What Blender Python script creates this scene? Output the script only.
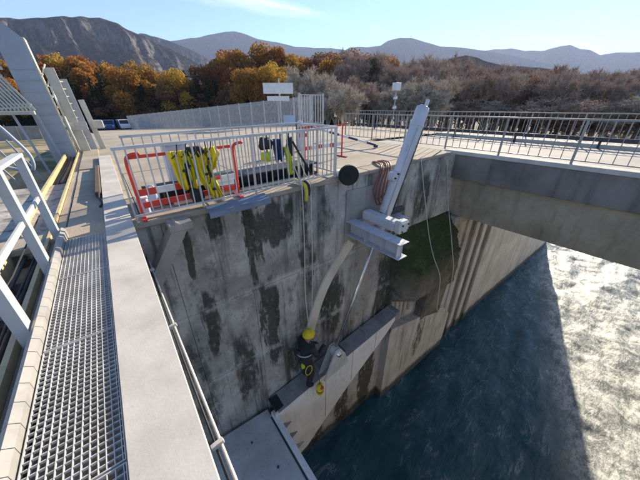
import bpy, bmesh, math, random
import numpy as np
from mathutils import Vector, Matrix
S = bpy.context.scene
R = math.radians
random.seed(5); rng = np.random.default_rng(5)
for o in list(bpy.data.objects): bpy.data.objects.remove(o)
# ------------------------------------------------------------------ camera, sky, sun, exposure
CAMZ, FPX, PITCH, HEAD = 1.6, 263.0, 26.8, 37.5
cd = bpy.data.cameras.new('camera'); cam = bpy.data.objects.new('camera', cd); S.collection.objects.link(cam)
cam.location = (0, 0, CAMZ); cam.rotation_euler = (R(90-PITCH), 0, R(-HEAD))
cd.sensor_width = 36; cd.lens = FPX/640*36; cd.clip_start = 0.05; cd.clip_end = 20000
S.camera = cam
SUN_AZ, SUN_EL = 71.5, 22.0          # azimuth from +Y towards +X
W = bpy.data.worlds.new('World'); S.world = W; W.use_nodes = True
def build_world():
    nt = W.node_tree; nt.nodes.clear(); L = nt.links.new
    out = nt.nodes.new('ShaderNodeOutputWorld'); bg = nt.nodes.new('ShaderNodeBackground')
    sky = nt.nodes.new('ShaderNodeTexSky'); sky.sky_type = 'NISHITA'; sky.sun_disc = False
    sky.sun_elevation = R(SUN_EL); sky.sun_rotation = R(SUN_AZ); sky.altitude = 400
    sky.air_density = 1.0; sky.dust_density = 0.0; sky.ozone_density = 5.0
    tc = nt.nodes.new('ShaderNodeTexCoord')
    sep = nt.nodes.new('ShaderNodeSeparateXYZ'); L(tc.outputs['Generated'], sep.inputs[0])
    # cirrus on a flat layer: direction / height
    mx = nt.nodes.new('ShaderNodeMath'); mx.operation = 'MAXIMUM'; mx.inputs[1].default_value = 0.03; L(sep.outputs[2], mx.inputs[0])
    cx = nt.nodes.new('ShaderNodeMath'); cx.operation = 'DIVIDE'; L(sep.outputs[0], cx.inputs[0]); L(mx.outputs[0], cx.inputs[1])
    cy = nt.nodes.new('ShaderNodeMath'); cy.operation = 'DIVIDE'; L(sep.outputs[1], cy.inputs[0]); L(mx.outputs[0], cy.inputs[1])
    cb = nt.nodes.new('ShaderNodeCombineXYZ'); L(cx.outputs[0], cb.inputs[0]); L(cy.outputs[0], cb.inputs[1])
    mp = nt.nodes.new('ShaderNodeMapping'); mp.inputs['Rotation'].default_value = (0, 0, R(-35)); mp.inputs['Scale'].default_value = (0.22, 0.55, 1)
    mp.inputs['Location'].default_value = (0.35, 1.7, 0)
    L(cb.outputs[0], mp.inputs[0])
    n1 = nt.nodes.new('ShaderNodeTexNoise'); n1.inputs['Scale'].default_value = 1.0; n1.inputs['Detail'].default_value = 7; n1.inputs['Roughness'].default_value = .58; n1.inputs['Distortion'].default_value = .5
    L(mp.outputs[0], n1.inputs['Vector'])
    rp = nt.nodes.new('ShaderNodeMapRange'); rp.inputs['From Min'].default_value = .555; rp.inputs['From Max'].default_value = .80; rp.inputs['To Max'].default_value = .75; rp.interpolation_type = 'SMOOTHSTEP'
    L(n1.outputs['Fac'], rp.inputs['Value'])
    fd = nt.nodes.new('ShaderNodeMapRange'); fd.inputs['From Min'].default_value = .02; fd.inputs['From Max'].default_value = .12; L(sep.outputs[2], fd.inputs['Value'])
    ml = nt.nodes.new('ShaderNodeMath'); ml.operation = 'MULTIPLY'; L(rp.outputs[0], ml.inputs[0]); L(fd.outputs[0], ml.inputs[1])
    mix = nt.nodes.new('ShaderNodeMix'); mix.data_type = 'RGBA'; L(ml.outputs[0], mix.inputs['Factor']); L(sky.outputs[0], mix.inputs[6]); mix.inputs[7].default_value = (9, 9.3, 9.8, 1)
    L(mix.outputs[2], bg.inputs['Color']); bg.inputs['Strength'].default_value = 0.09
    L(bg.outputs[0], out.inputs['Surface'])
build_world()
sd = bpy.data.lights.new('sun', 'SUN'); sd.energy = 5.0; sd.angle = R(0.55); sd.color = (1, .86, .66)
sun = bpy.data.objects.new('sun', sd); S.collection.objects.link(sun)
sdir = Vector((math.sin(R(SUN_AZ))*math.cos(R(SUN_EL)), math.cos(R(SUN_AZ))*math.cos(R(SUN_EL)), math.sin(R(SUN_EL))))
sun.rotation_euler = sdir.to_track_quat('Z', 'Y').to_euler(); sun.location = (20, 10, 40)
vs = S.view_settings; vs.view_transform = 'Standard'; vs.look = 'None'; vs.exposure = 1.36; vs.gamma = 1; vs.use_curve_mapping = False
S.render.resolution_x, S.render.resolution_y = 1024, 768
S.cycles.volume_bounces = 1; S.cycles.max_bounces = 8; S.cycles.transparent_max_bounces = 12

# pixel -> direction (a distance then comes from the plane it touches)
_P, _H = R(PITCH), R(HEAD)
fw = np.array([math.sin(_H)*math.cos(_P), math.cos(_H)*math.cos(_P), -math.sin(_P)]); rt = np.array([math.cos(_H), -math.sin(_H), 0]); upv = np.cross(rt, fw)
CC = np.array([0, 0, CAMZ])
def ray(x, y): return fw+rt*(x-320)/FPX-upv*(y-240)/FPX
def atY(x, y, y0): r = ray(x, y); return CC+r*y0/r[1]
def atZ(x, y, z0): r = ray(x, y); return CC+r*(z0-CAMZ)/r[2]
def at_dist(x, y, d): r = ray(x, y); return CC+r*d/math.hypot(r[0], r[1])

# ------------------------------------------------------------------ value noise in numpy
def vnoise(x, y, seed=0):
    x = np.asarray(x, float); y = np.asarray(y, float)
    xi = np.floor(x).astype(np.int64); yi = np.floor(y).astype(np.int64); xf = x-xi; yf = y-yi
    def h(a, b):
        n = (a*374761393+b*668265263+seed*144665) & 0x7fffffff
        n = ((n ^ (n >> 13))*1274126177) & 0x7fffffff
        return ((n ^ (n >> 16)) & 0xffff)/65535.0
    u = xf*xf*xf*(xf*(xf*6-15)+10); v = yf*yf*yf*(yf*(yf*6-15)+10)
    return (h(xi, yi)*(1-u)+h(xi+1, yi)*u)*(1-v)+(h(xi, yi+1)*(1-u)+h(xi+1, yi+1)*u)*v
def fbm(x, y, o=5, seed=0, g=.5):
    s = 0; a = 1; t = 0
    for i in range(o):
        s = s+a*vnoise(x*2**i+i*17.3, y*2**i-i*9.1, seed+i); t += a; a *= g
    return s/t
def sstep(a, b, x):
    t = np.clip((np.asarray(x, float)-a)/(b-a), 0, 1); return t*t*(3-2*t)

# ------------------------------------------------------------------ materials
class G:
    def __init__(s, name):
        s.m = bpy.data.materials.new(name); s.m.use_nodes = True; s.nt = s.m.node_tree
        s.b = s.nt.nodes['Principled BSDF']; s.pos = None
    def new(s, t): return s.nt.nodes.new(t)
    def link(s, a, b): s.nt.links.new(a, b)
    def setv(s, inp, v):
        if isinstance(v, bpy.types.NodeSocket): s.link(v, inp)
        elif isinstance(v, tuple) and inp.type == 'RGBA': inp.default_value = (*v[:3], 1)
        else: inp.default_value = v
    def P(s):
        if s.pos is None: s.pos = s.new('ShaderNodeNewGeometry').outputs['Position']
        return s.pos
    def O(s): return s.new('ShaderNodeTexCoord').outputs['Object']
    def mapv(s, v, scale=(1, 1, 1), loc=(0, 0, 0), rot=(0, 0, 0)):
        n = s.new('ShaderNodeMapping'); s.link(v, n.inputs[0]); n.inputs['Scale'].default_value = scale; n.inputs['Location'].default_value = loc; n.inputs['Rotation'].default_value = rot
        return n.outputs[0]
    def noise(s, v, scale, detail=5, rough=.55, dist=0):
        n = s.new('ShaderNodeTexNoise'); s.link(v, n.inputs['Vector']); n.inputs['Scale'].default_value = scale; n.inputs['Detail'].default_value = detail
        n.inputs['Roughness'].default_value = rough; n.inputs['Distortion'].default_value = dist; return n.outputs['Fac']
    def vor(s, v, scale, feature='F1'):
        n = s.new('ShaderNodeTexVoronoi'); s.link(v, n.inputs['Vector']); n.inputs['Scale'].default_value = scale; n.feature = feature; return n.outputs['Distance']
    def math(s, op, a, b=0., clamp=False):
        n = s.new('ShaderNodeMath'); n.operation = op; n.use_clamp = clamp; s.setv(n.inputs[0], a); s.setv(n.inputs[1], b); return n.outputs[0]
    def rng(s, v, a, b, c=0., d=1., smooth=True):
        n = s.new('ShaderNodeMapRange'); n.interpolation_type = 'SMOOTHSTEP' if smooth else 'LINEAR'; s.setv(n.inputs['Value'], v)
        for k, x in zip(('From Min', 'From Max', 'To Min', 'To Max'), (a, b, c, d)): n.inputs[k].default_value = x
        return n.outputs[0]
    def mix(s, f, a, b, mode='MIX'):
        n = s.new('ShaderNodeMix'); n.data_type = 'RGBA'; n.blend_type = mode; s.setv(n.inputs['Factor'], f); s.setv(n.inputs[6], a); s.setv(n.inputs[7], b); return n.outputs[2]
    def sep(s, v): n = s.new('ShaderNodeSeparateXYZ'); s.link(v, n.inputs[0]); return n.outputs
    def bump(s, h, strength=.3, dist=.02):
        n = s.new('ShaderNodeBump'); n.inputs['Strength'].default_value = strength; n.inputs['Distance'].default_value = dist; s.link(h, n.inputs['Height']); s.link(n.outputs[0], s.b.inputs['Normal'])
    def set(s, **k):
        for a, v in k.items(): s.setv(s.b.inputs[a.replace('_', ' ')], v)
        return s.m
M = {}
def paint(name, col, rough=.5, metal=0., var=.25, dirt=(.12, .10, .08), dirt_amt=.35, scale=3.):
    g = G(name); p = g.P()
    n = g.noise(p, scale, 6, .6); n2 = g.noise(g.mapv(p, (9, 9, 2)), 1.2, 5, .65)
    c = g.mix(g.rng(n, .3, .7), tuple(x*(1-var) for x in col), tuple(min(1, x*(1+var*.4)) for x in col))
    c = g.mix(g.rng(n2, .52, .78, 0, dirt_amt), c, dirt)
    g.bump(g.noise(p, 40, 3), .08, .004)
    M[name] = g.set(Base_Color=c, Roughness=g.rng(n, .2, .8, rough*.8, min(1, rough*1.2)), Metallic=metal)
def concrete(name, light, dark, scale=1., streak=.5, moss=0., rough=.9, pits=.5, bmp=.45):
    g = G(name); p = g.P()
    n = g.noise(p, .9*scale, 8, .6); f = g.noise(p, 14*scale, 6, .65); st = g.noise(g.mapv(p, (3.2, 3.2, .22)), 1.0, 6, .6)
    c = g.mix(g.rng(n, .3, .72), dark, light)
    c = g.mix(g.rng(st, .48, .74, 0, streak), c, tuple(x*.28 for x in dark))
    c = g.mix(g.rng(f, .55, .8, 0, pits*.6), c, tuple(x*.45 for x in dark))
    c = g.mix(g.rng(f, .2, .42, .22, 0), c, tuple(min(1, x*1.25) for x in light))
    if moss: c = g.mix(g.rng(g.noise(p, 2.3, 7, .65), .45, .62, 0, moss), c, (.035, .045, .015))
    h = g.math('ADD', g.math('MULTIPLY', f, .5), g.noise(p, 60, 4))
    g.bump(h, bmp, .012)
    M[name] = g.set(Base_Color=c, Roughness=rough)
paint('galv', (.55, .545, .53), .5, .05, .2, dirt_amt=.25)
paint('galv_dull', (.34, .33, .31), .6, .2, .25, dirt_amt=.4)
paint('steel_dark', (.05, .055, .06), .6, .3)
paint('white_steel', (.52, .52, .50), .5, 0, .12, dirt=(.24, .22, .19), dirt_amt=.45)
paint('kerb_steel', (.32, .31, .29), .55, 0, .15, dirt=(.2, .18, .14), dirt_amt=.4)
paint('hyd_paint', (.52, .53, .56), .38, 0, .1, dirt=(.16, .13, .10), dirt_amt=.5)
paint('gate_grey', (.55, .53, .49), .55, 0, .2, dirt=(.10, .10, .10), dirt_amt=.45, scale=1.3)
paint('gate_top', (.31, .30, .28), .6, 0, .25, dirt=(.07, .07, .07), dirt_amt=.5)
paint('gate_white', (.82, .79, .73), .55, 0, .12, dirt=(.25, .22, .18), dirt_amt=.35, scale=1.5)
paint('ledge_blue', (.16, .20, .27), .6, 0, .2)
paint('chrome', (.75, .74, .70), .22, .9, .05, dirt_amt=.05)
paint('red', (.62, .045, .03), .5, 0, .2, dirt_amt=.2)
paint('red_hose', (.24, .085, .065), .6, 0, .2, dirt_amt=.3)
paint('white_plastic', (.74, .74, .73), .5, 0, .08, dirt_amt=.2)
paint('cabinet', (.55, .57, .60), .5, 0, .1, dirt_amt=.3)
paint('yellow', (.78, .60, .015), .6, 0, .15, dirt_amt=.15, scale=9)
paint('lime', (.55, .62, .05), .6, 0, .15, dirt_amt=.15, scale=9)
paint('black', (.02, .02, .022), .7, 0, .3, dirt_amt=.1, scale=9)
paint('black_rubber', (.015, .015, .016), .85, 0, .3, dirt=(.06, .055, .05), dirt_amt=.3)
paint('blue', (.03, .05, .15), .6, 0, .2, dirt_amt=.1)
paint('pale_blue', (.40, .52, .68), .5, 0, .1, dirt_amt=.15)
paint('rope', (.62, .58, .50), .85, 0, .15, dirt_amt=.2, scale=20)
paint('skin', (.42, .24, .17), .6, 0, .1, dirt_amt=.02)
paint('timber', (.10, .07, .05), .85, 0, .35, dirt_amt=.4, scale=8)
paint('gantry_grey', (.36, .39, .43), .5, 0, .12, dirt=(.22, .2, .17), dirt_amt=.3, scale=1)
paint('trough_tan', (.58, .43, .23), .6, 0, .2, dirt=(.2, .14, .08), dirt_amt=.5)
paint('gantry_beige', (.52, .50, .42), .55, 0, .18, dirt=(.22, .18, .12), dirt_amt=.45, scale=1.5)
paint('van_blue', (.04, .09, .28), .3, 0, .08, dirt_amt=.1)
paint('van_white', (.68, .70, .72), .3, 0, .05, dirt_amt=.1)
paint('glass_dark', (.02, .025, .03), .1, 0, .1, dirt_amt=.05)
paint('bark', (.11, .085, .065), .9, 0, .3, dirt_amt=.3)
paint('bark_pale', (.55, .46, .36), .9, 0, .25, dirt_amt=.25)
paint('bark_purple', (.46, .335, .25), .9, 0, .25, dirt_amt=.25)
paint('rope_yellow', (.60, .50, .08), .8, 0, .2, dirt_amt=.1, scale=20)
concrete('conc_deck', (.43, .365, .28), (.29, .245, .18), .8, .0, 0, .92, .4)
concrete('conc_pale', (.57, .53, .47), (.44, .41, .36), 2.2, .15, 0, .92, .4, .1)
concrete('conc_bridge', (.46, .405, .30), (.29, .25, .18), .8, .4)
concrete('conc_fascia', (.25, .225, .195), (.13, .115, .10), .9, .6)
concrete('conc_grey', (.40, .37, .325), (.27, .25, .215), .8, .3)
concrete('conc_bounce', (.60, .53, .43), (.47, .41, .33), .6, .2)
concrete('seal_tan', (.74, .66, .53), (.58, .51, .40), 1.5, .12)
concrete('conc_brown', (.23, .21, .175), (.11, .10, .082), 1.3, .6, .25)
concrete('conc_under', (.30, .25, .17), (.19, .155, .10), 1., .1)

def wall_material():
    g = G('pier_concrete'); p = g.P(); x, y, z = g.sep(p)
    n = g.noise(p, .75, 9, .62); f = g.noise(p, 9, 7, .68); st = g.noise(g.mapv(p, (2.6, 2.6, .20)), 1.0, 7, .62); st2 = g.noise(g.mapv(p, (8, 8, .35), (3, 3, 3)), 1.0, 5, .6)
    down = g.rng(x, 11.3, 14.5)                      # paler past the bridge
    low = g.math('MULTIPLY', g.rng(z, -6.9, -5.6, 1, 0), g.rng(x, 4., 8., .3, 1.))
    pale = g.math('MAXIMUM', down, low)
    c = g.mix(g.rng(n, .32, .68), (.25, .232, .20), (.55, .51, .44))
    c = g.mix(g.rng(g.noise(p, 2.4, 8, .66), .5, .7, 0, .7), c, (.62, .575, .50))
    c = g.mix(pale, c, g.mix(g.rng(n, .3, .7), (.50, .475, .42), (.68, .65, .58)))
    sa = g.math('MULTIPLY', g.rng(st, .50, .66, 0, .8), g.rng(pale, 0, 1, 1, .32))
    c = g.mix(sa, c, (.055, .048, .038))
    c = g.mix(g.rng(st2, .60, .70, 0, .6), c, (.05, .046, .038))
    # stains with a shape of their own: (x, z, half width, half height, strength)
    wob = g.noise(g.mapv(p, (1.8, 1.8, .38)), 1.6, 8, .68); wx = g.math('MULTIPLY_ADD', wob, .9); g.nt.nodes[-1].inputs[2].default_value = -.45
    xs = g.math('ADD', x, wx); w2 = g.noise(g.mapv(p, (7, 7, 1.5)), 1.0, 6, .62)
    acc = None; mt0 = g.noise(p, 3., 6, .65)
    for (sx, sz, hw, hh, am) in [(.67, -.85, .13, .55, .9), (1.15, -.25, .14, .5, .8), (1.92, -1.0, .17, 1.15, .95), (2.42, -.75, .36, .55, .95), (2.85, -.7, .16, .5, .7),
                                 (2.15, -3.6, .26, 1.5, .95), (.72, -2.7, .22, .9, .85), (1.3, -4.6, .3, 1.4, .6), (3.35, -1.6, .22, 1.6, .6), (3.9, -.9, .3, .7, .5), (4.25, -3.9, .5, 1.3, .75), (6.9, -4.2, .55, 2.6, .95),
                                 (3.0, -5.3, .6, .8, .6), (6.3, -8.9, .45, 2.4, .95), (4.9, -9.6, .5, 1.6, .7), (8.3, -1.2, .5, .9, .6), (.2, -4.5, .4, 2., .5), (9.6, -8.5, .4, 1.6, .5), (3.55, -10, .4, 2, .6)]:
        dx = g.math('MULTIPLY', g.math('SUBTRACT', xs, sx), 1/hw); dz = g.math('MULTIPLY', g.math('SUBTRACT', z, sz), 1/hh)
        d = g.math('ADD', g.math('MULTIPLY', dx, dx), g.math('MULTIPLY', dz, dz))
        m = g.rng(d, .2, 1.9, am*1.05, 0)
        acc = m if acc is None else g.math('MAXIMUM', acc, m)
    acc = g.rng(g.math('MULTIPLY', acc, g.rng(g.math('ADD', g.math('MULTIPLY', w2, .6), g.math('MULTIPLY', g.noise(p, 6., 8, .7), .4)), .30, .60, .30, 1.15)), .24, .66, 0, .9)
    c = g.mix(acc, c, g.mix(g.rng(f, .4, .6), (.022, .022, .015), (.05, .052, .034)))
    # lime runs and the pale lines of the lift joints
    for zj in (-2.25, -4.35): c = g.mix(g.math('MULTIPLY', g.rng(g.math('ABSOLUTE', g.math('ADD', z, -zj+.0)), .03, .16, .55, 0), g.rng(mt0, .42, .58)), c, (.62, .58, .51))
    # pale patch (bare newer render) behind the piston rod, waterline algae
    dx = g.math('MULTIPLY', g.math('SUBTRACT', xs, 5.55), 1/.75); dz = g.math('MULTIPLY', g.math('SUBTRACT', z, -3.5), 1/1.9)
    c = g.mix(g.rng(g.math('ADD', g.math('MULTIPLY', dx, dx), g.math('MULTIPLY', dz, dz)), .55, 1.15, .75, 0), c, g.mix(n, (.24, .22, .185), (.37, .345, .30)))
    c = g.mix(g.rng(g.math('ADD', z, g.math('MULTIPLY', wob, .7)), -10.35, -10.0, .85, 0), c, (.022, .025, .018))
    mt = g.noise(g.mapv(p, (1, 1, .6)), 4.2, 9, .72); keep = g.rng(pale, 0, 1, 1, .22); c = g.mix(g.math('MULTIPLY', g.rng(mt, .53, .66, 0, .5), keep), c, (.075, .066, .054)); c = g.mix(g.math('MULTIPLY', g.rng(mt, .30, .43, .5, 0), keep), c, (.60, .56, .49))
    c = g.mix(g.rng(f, .56, .78, 0, .5), c, (.05, .047, .042)); c = g.mix(g.rng(f, .22, .4, .25, 0), c, (.55, .52, .46))
    g.bump(g.math('ADD', f, g.math('MULTIPLY', n, .8)), .6, .03)
    M['pier_concrete'] = g.set(Base_Color=c, Roughness=.92)
wall_material()
def misc_materials():
    g = G('conc_moss'); p = g.P(); x, y, z = g.sep(p); n = g.noise(p, 1.1, 8, .65); f = g.noise(p, 9, 7, .7); m3 = g.noise(p, 3.2, 7, .65)
    c = g.mix(g.rng(n, .35, .65), (.12, .10, .075), (.30, .26, .20)); c = g.mix(g.rng(m3, .5, .68, 0, .7), c, (.40, .36, .30))
    mo = g.math('MULTIPLY', g.rng(g.math('ADD', z, g.math('MULTIPLY', n, 2.2)), -3.6, -2.0), g.rng(m3, .25, .5, .45, 1.)); c = g.mix(mo, c, g.mix(f, (.022, .036, .009), (.085, .115, .028)))
    c = g.mix(g.rng(f, .55, .75, 0, .7), c, (.02, .018, .013)); g.bump(g.math('ADD', f, g.math('MULTIPLY', m3, 1.5)), 1., .12); M['conc_moss'] = g.set(Base_Color=c, Roughness=.97)
    g = G('asphalt'); p = g.P(); f = g.noise(p, 25, 5, .7); n = g.noise(p, .5, 6)
    c = g.mix(g.rng(n, .3, .7), (.25, .235, .21), (.36, .335, .29)); c = g.mix(g.rng(f, .5, .8, 0, .5), c, (.14, .13, .12)); g.bump(f, .3, .01); M['asphalt'] = g.set(Base_Color=c, Roughness=.9)
    g = G('earth'); p = g.P(); n = g.noise(p, .22, 8, .62); f = g.noise(p, 6, 6, .7); n3 = g.noise(p, .9, 6, .6)
    c = g.mix(g.rng(n, .42, .56), (.40, .31, .18), (.075, .085, .025)); c = g.mix(g.rng(n3, .52, .68, 0, .8), c, (.17, .145, .075)); c = g.mix(g.rng(f, .45, .8, 0, .7), c, (.06, .055, .03)); ex, ey, ez = g.sep(p); litter = g.math('MAXIMUM', g.rng(ex, 17, 20), g.rng(ey, 78, 84)); c = g.mix(litter, c, g.mix(g.rng(n3, .4, .6), (.075, .055, .035), (.13, .09, .055))); g.bump(f, .6, .06); M['earth'] = g.set(Base_Color=c, Roughness=.95)  # ground turns to brown leaf litter past the yard
    def leaf(name, a, b, d):
        g = G(name); oi = g.new('ShaderNodeObjectInfo'); p = g.P(); n = g.noise(p, .6, 4, .6); f = g.noise(p, 5., 3)
        c = g.mix(g.rng(n, .35, .65), a, b); c = g.mix(g.rng(f, .45, .7, 0, .6), c, d)
        hs = g.new('ShaderNodeHueSaturation'); g.link(c, hs.inputs['Color']); g.link(g.rng(oi.outputs['Random'], 0, 1, .485, .515, False), hs.inputs['Hue']); g.link(g.rng(oi.outputs['Random'], 0, 1, .7, 1.15, False), hs.inputs['Value'])
        tr = g.new('ShaderNodeBsdfTranslucent'); g.link(hs.outputs[0], tr.inputs[0]); ms = g.new('ShaderNodeMixShader'); ms.inputs[0].default_value = .3
        g.set(Base_Color=hs.outputs[0], Roughness=.8); g.b.inputs['Specular IOR Level'].default_value = .15
        out = [x for x in g.nt.nodes if x.type == 'OUTPUT_MATERIAL'][0]; g.link(g.b.outputs[0], ms.inputs[1]); g.link(tr.outputs[0], ms.inputs[2]); g.link(ms.outputs[0], out.inputs[0]); M[name] = g.m
    leaf('leaf_orange', (.36, .135, .035), (.46, .22, .05), (.19, .075, .03))
    leaf('leaf_gold', (.42, .22, .04), (.50, .30, .06), (.24, .11, .03))
    leaf('leaf_brown', (.27, .125, .06), (.34, .19, .09), (.15, .08, .045))
    leaf('leaf_green', (.018, .032, .012), (.035, .05, .018), (.012, .018, .008))
    leaf('leaf_olive', (.10, .095, .03), (.15, .13, .04), (.05, .045, .02))
    def mountain(name, a, b, rock, cell):
        g = G(name); p = g.P(); n = g.noise(p, .006, 8, .6); f = g.noise(p, .05, 6, .7); gm = g.new('ShaderNodeNewGeometry'); nx, ny, nz = g.sep(gm.outputs['True Normal'])
        vo = g.vor(p, cell); v2 = g.new('ShaderNodeTexVoronoi'); g.link(p, v2.inputs['Vector']); v2.inputs['Scale'].default_value = cell; cr = g.sep(v2.outputs['Color'])[0]
        c = g.mix(g.rng(n, .38, .62), a, b); c = g.mix(g.rng(cr, .3, .9, 0, .75), c, tuple(x*.35 for x in a)); c = g.mix(g.rng(vo, .35, .75, 0, .8), c, tuple(x*.2 for x in a))
        c = g.mix(g.math('MULTIPLY', g.rng(nz, .5, .78, 1, 0), g.rng(n, .42, .55)), c, rock)
        g.bump(g.math('ADD', g.math('MULTIPLY', vo, -1.), g.math('MULTIPLY', f, .8)), 1.0, 2.2/cell*.35); M[name] = g.set(Base_Color=c, Roughness=1.); g.b.inputs['Specular IOR Level'].default_value = 0.
    mountain('mountain_near', (.036, .038, .036), (.066, .055, .044), (.145, .135, .125), .055)
    mountain('mountain_far', (.020, .026, .020), (.032, .034, .026), (.034, .034, .03), .03)
    mountain('forest_hill', (.040, .032, .026), (.075, .048, .034), (.05, .042, .034), .14)
    g = G('river_water'); p = g.P(); x, y, z = g.sep(p)
    flow = g.mapv(p, (.55, 1.0, 1), rot=(0, 0, R(-14)))
    wn = g.noise(flow, 1.3, 7, .6, .6); fn = g.noise(flow, 4.5, 8, .7, .5); fn2 = g.noise(g.mapv(flow, (1, 2.2, 1), (7, 3, 0)), .9, 8, .66, .9); big = g.noise(flow, .25, 4); sp = g.noise(flow, 16., 5, .7)
    # milky foam mask laid along the pier's shadow edge, painting the sunlit water paler
    sunlit_zone = g.rng(g.math('ADD', g.math('SUBTRACT', g.math('MULTIPLY', x, .335), y), g.math('MULTIPLY', big, 1.6)), 4.6, 7.6, 0, 1)
    rid = g.rng(g.math('ABSOLUTE', g.math('SUBTRACT', fn2, .5)), 0, .028, 1, 0)
    foam_a = g.math('MULTIPLY', g.math('MULTIPLY', rid, g.rng(wn, .5, .64)), g.rng(sunlit_zone, 0, .8, .30, .7))
    foam_b = g.math('MULTIPLY', g.rng(g.math('ADD', g.math('MULTIPLY', fn, .65), g.math('MULTIPLY', sp, .35)), .43, .60), g.rng(sunlit_zone, .35, 1.0, 0, .85))
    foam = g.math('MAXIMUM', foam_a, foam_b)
    c = g.mix(sunlit_zone, (.028, .095, .118), (.20, .235, .225)); c = g.mix(g.rng(wn, .35, .6, .5, 0), c, g.mix(sunlit_zone, (.014, .055, .068), (.11, .145, .14))); c = g.mix(foam, c, (.66, .66, .63))
    g.bump(g.math('ADD', g.math('MULTIPLY', wn, 1.2), g.math('ADD', g.math('MULTIPLY', fn, .5), g.math('MULTIPLY', sp, .06))), .6, .17)
    M['river_water'] = g.set(Base_Color=c, Roughness=g.math('MAXIMUM', g.rng(foam, 0, 1, .12, .6), g.rng(sunlit_zone, .3, 1, .1, .42)), IOR=1.33)
misc_materials()

# ------------------------------------------------------------------ mesh helpers
COL = S.collection
def wloc(o):
    v = Vector((0, 0, 0))
    while o is not None: v += o.location; o = o.parent
    return v
def tag(o, label=None, cat=None, group=None, kind=None):
    if label: o['label'] = label
    if cat: o['category'] = cat
    if group: o['group'] = group
    if kind: o['kind'] = kind
    return o
def thing(name, label, cat, loc=(0, 0, 0), group=None):
    o = bpy.data.objects.new(name, None); COL.objects.link(o); o.location = loc; o.empty_display_size = .2
    return tag(o, label, cat, group)
def obj(name, bm, mat, parent=None, smooth=False, loc=None):
    me = bpy.data.meshes.new(name)
    off = wloc(parent) if parent else Vector(loc or (0, 0, 0))
    if off.length > 0: bmesh.ops.translate(bm, verts=bm.verts, vec=-off)
    bm.to_mesh(me); bm.free(); return objm(name, me, mat, parent, smooth, loc)
def objm(name, me, mat, parent=None, smooth=False, loc=None):
    for m in (mat if isinstance(mat, (list, tuple)) else [mat]): me.materials.append(M[m])
    if smooth: me.polygons.foreach_set('use_smooth', [True]*len(me.polygons))
    o = bpy.data.objects.new(name, me); COL.objects.link(o)
    if parent: o.parent = parent
    elif loc: o.location = loc
    return o
def dup(o, parent=None, dloc=(0, 0, 0)):
    c = o.copy(); COL.objects.link(c); c.parent = parent; c.location = o.location+Vector(dloc); return c
def dup_tree(o, loc, **kw):
    c = o.copy(); COL.objects.link(c); c.location = loc
    for ch in o.children:
        d = ch.copy(); COL.objects.link(d); d.parent = c
        for g2 in ch.children: e = g2.copy(); COL.objects.link(e); e.parent = d
    tag(c, **kw); return c
def B(): return bmesh.new()
def box(bm, a, b, bev=0.):
    a = Vector(a); b = Vector(b); lo = Vector(map(min, a, b)); hi = Vector(map(max, a, b))
    r = bmesh.ops.create_cube(bm, size=1); vs_ = r['verts']
    bmesh.ops.scale(bm, verts=vs_, vec=hi-lo); bmesh.ops.translate(bm, verts=vs_, vec=(lo+hi)/2)
    if bev: bmesh.ops.bevel(bm, geom=list({e for v in vs_ for e in v.link_edges}), offset=bev, segments=1, affect='EDGES')
    return bm
def hexa(bm, p8):
    """8 corners: bottom loop 4, top loop 4"""
    v = [bm.verts.new(p) for p in p8]
    for f in [(3, 2, 1, 0), (4, 5, 6, 7), (0, 1, 5, 4), (1, 2, 6, 5), (2, 3, 7, 6), (3, 0, 4, 7)]: bm.faces.new([v[i] for i in f])
    return bm
def bar(bm, p0, p1, w, h, upd=(0, 0, 1)):
    """box along p0-p1, w across, h along up"""
    p0 = Vector(p0); p1 = Vector(p1); d = (p1-p0).normalized(); u = Vector(upd)
    s = d.cross(u)
    if s.length < 1e-4: s = d.cross(Vector((1, 0, 0)))
    s.normalize(); u = s.cross(d).normalized(); s *= w/2; u *= h/2
    return hexa(bm, [p0-s-u, p0+s-u, p0+s+u, p0-s+u, p1-s-u, p1+s-u, p1+s+u, p1-s+u])
def tube(bm, pts, r, seg=8, cap=True):
    pts = [Vector(p) for p in pts]; rs = r if isinstance(r, (list, tuple)) else [r]*len(pts); loops = []; prev = None
    for i, p in enumerate(pts):
        d = (pts[min(i+1, len(pts)-1)]-pts[max(i-1, 0)]).normalized()
        if prev is None: s = d.cross(Vector((0, 0, 1))); s = s if s.length > .05 else d.cross(Vector((1, 0, 0)))
        else: s = prev-d*prev.dot(d)
        s.normalize(); prev = s; u = s.cross(d)
        loops.append([bm.verts.new(p+(s*math.cos(2*math.pi*k/seg)+u*math.sin(2*math.pi*k/seg))*rs[i]) for k in range(seg)])
    for a, b in zip(loops, loops[1:]):
        for k in range(seg): bm.faces.new((a[k], b[k], b[(k+1) % seg], a[(k+1) % seg]))
    if cap: bm.faces.new(loops[0]); bm.faces.new(loops[-1][::-1])
    return bm
def prism(bm, poly, d):
    """extrude polygon of 3D points by vector d"""
    d = Vector(d); a = [bm.verts.new(Vector(p)) for p in poly]; b = [bm.verts.new(Vector(p)+d) for p in poly]; n = len(poly)
    bm.faces.new(a); bm.faces.new(b[::-1])
    for i in range(n): bm.faces.new((a[i], b[i], b[(i+1) % n], a[(i+1) % n]))
    bmesh.ops.recalc_face_normals(bm, faces=bm.faces); return bm
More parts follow.
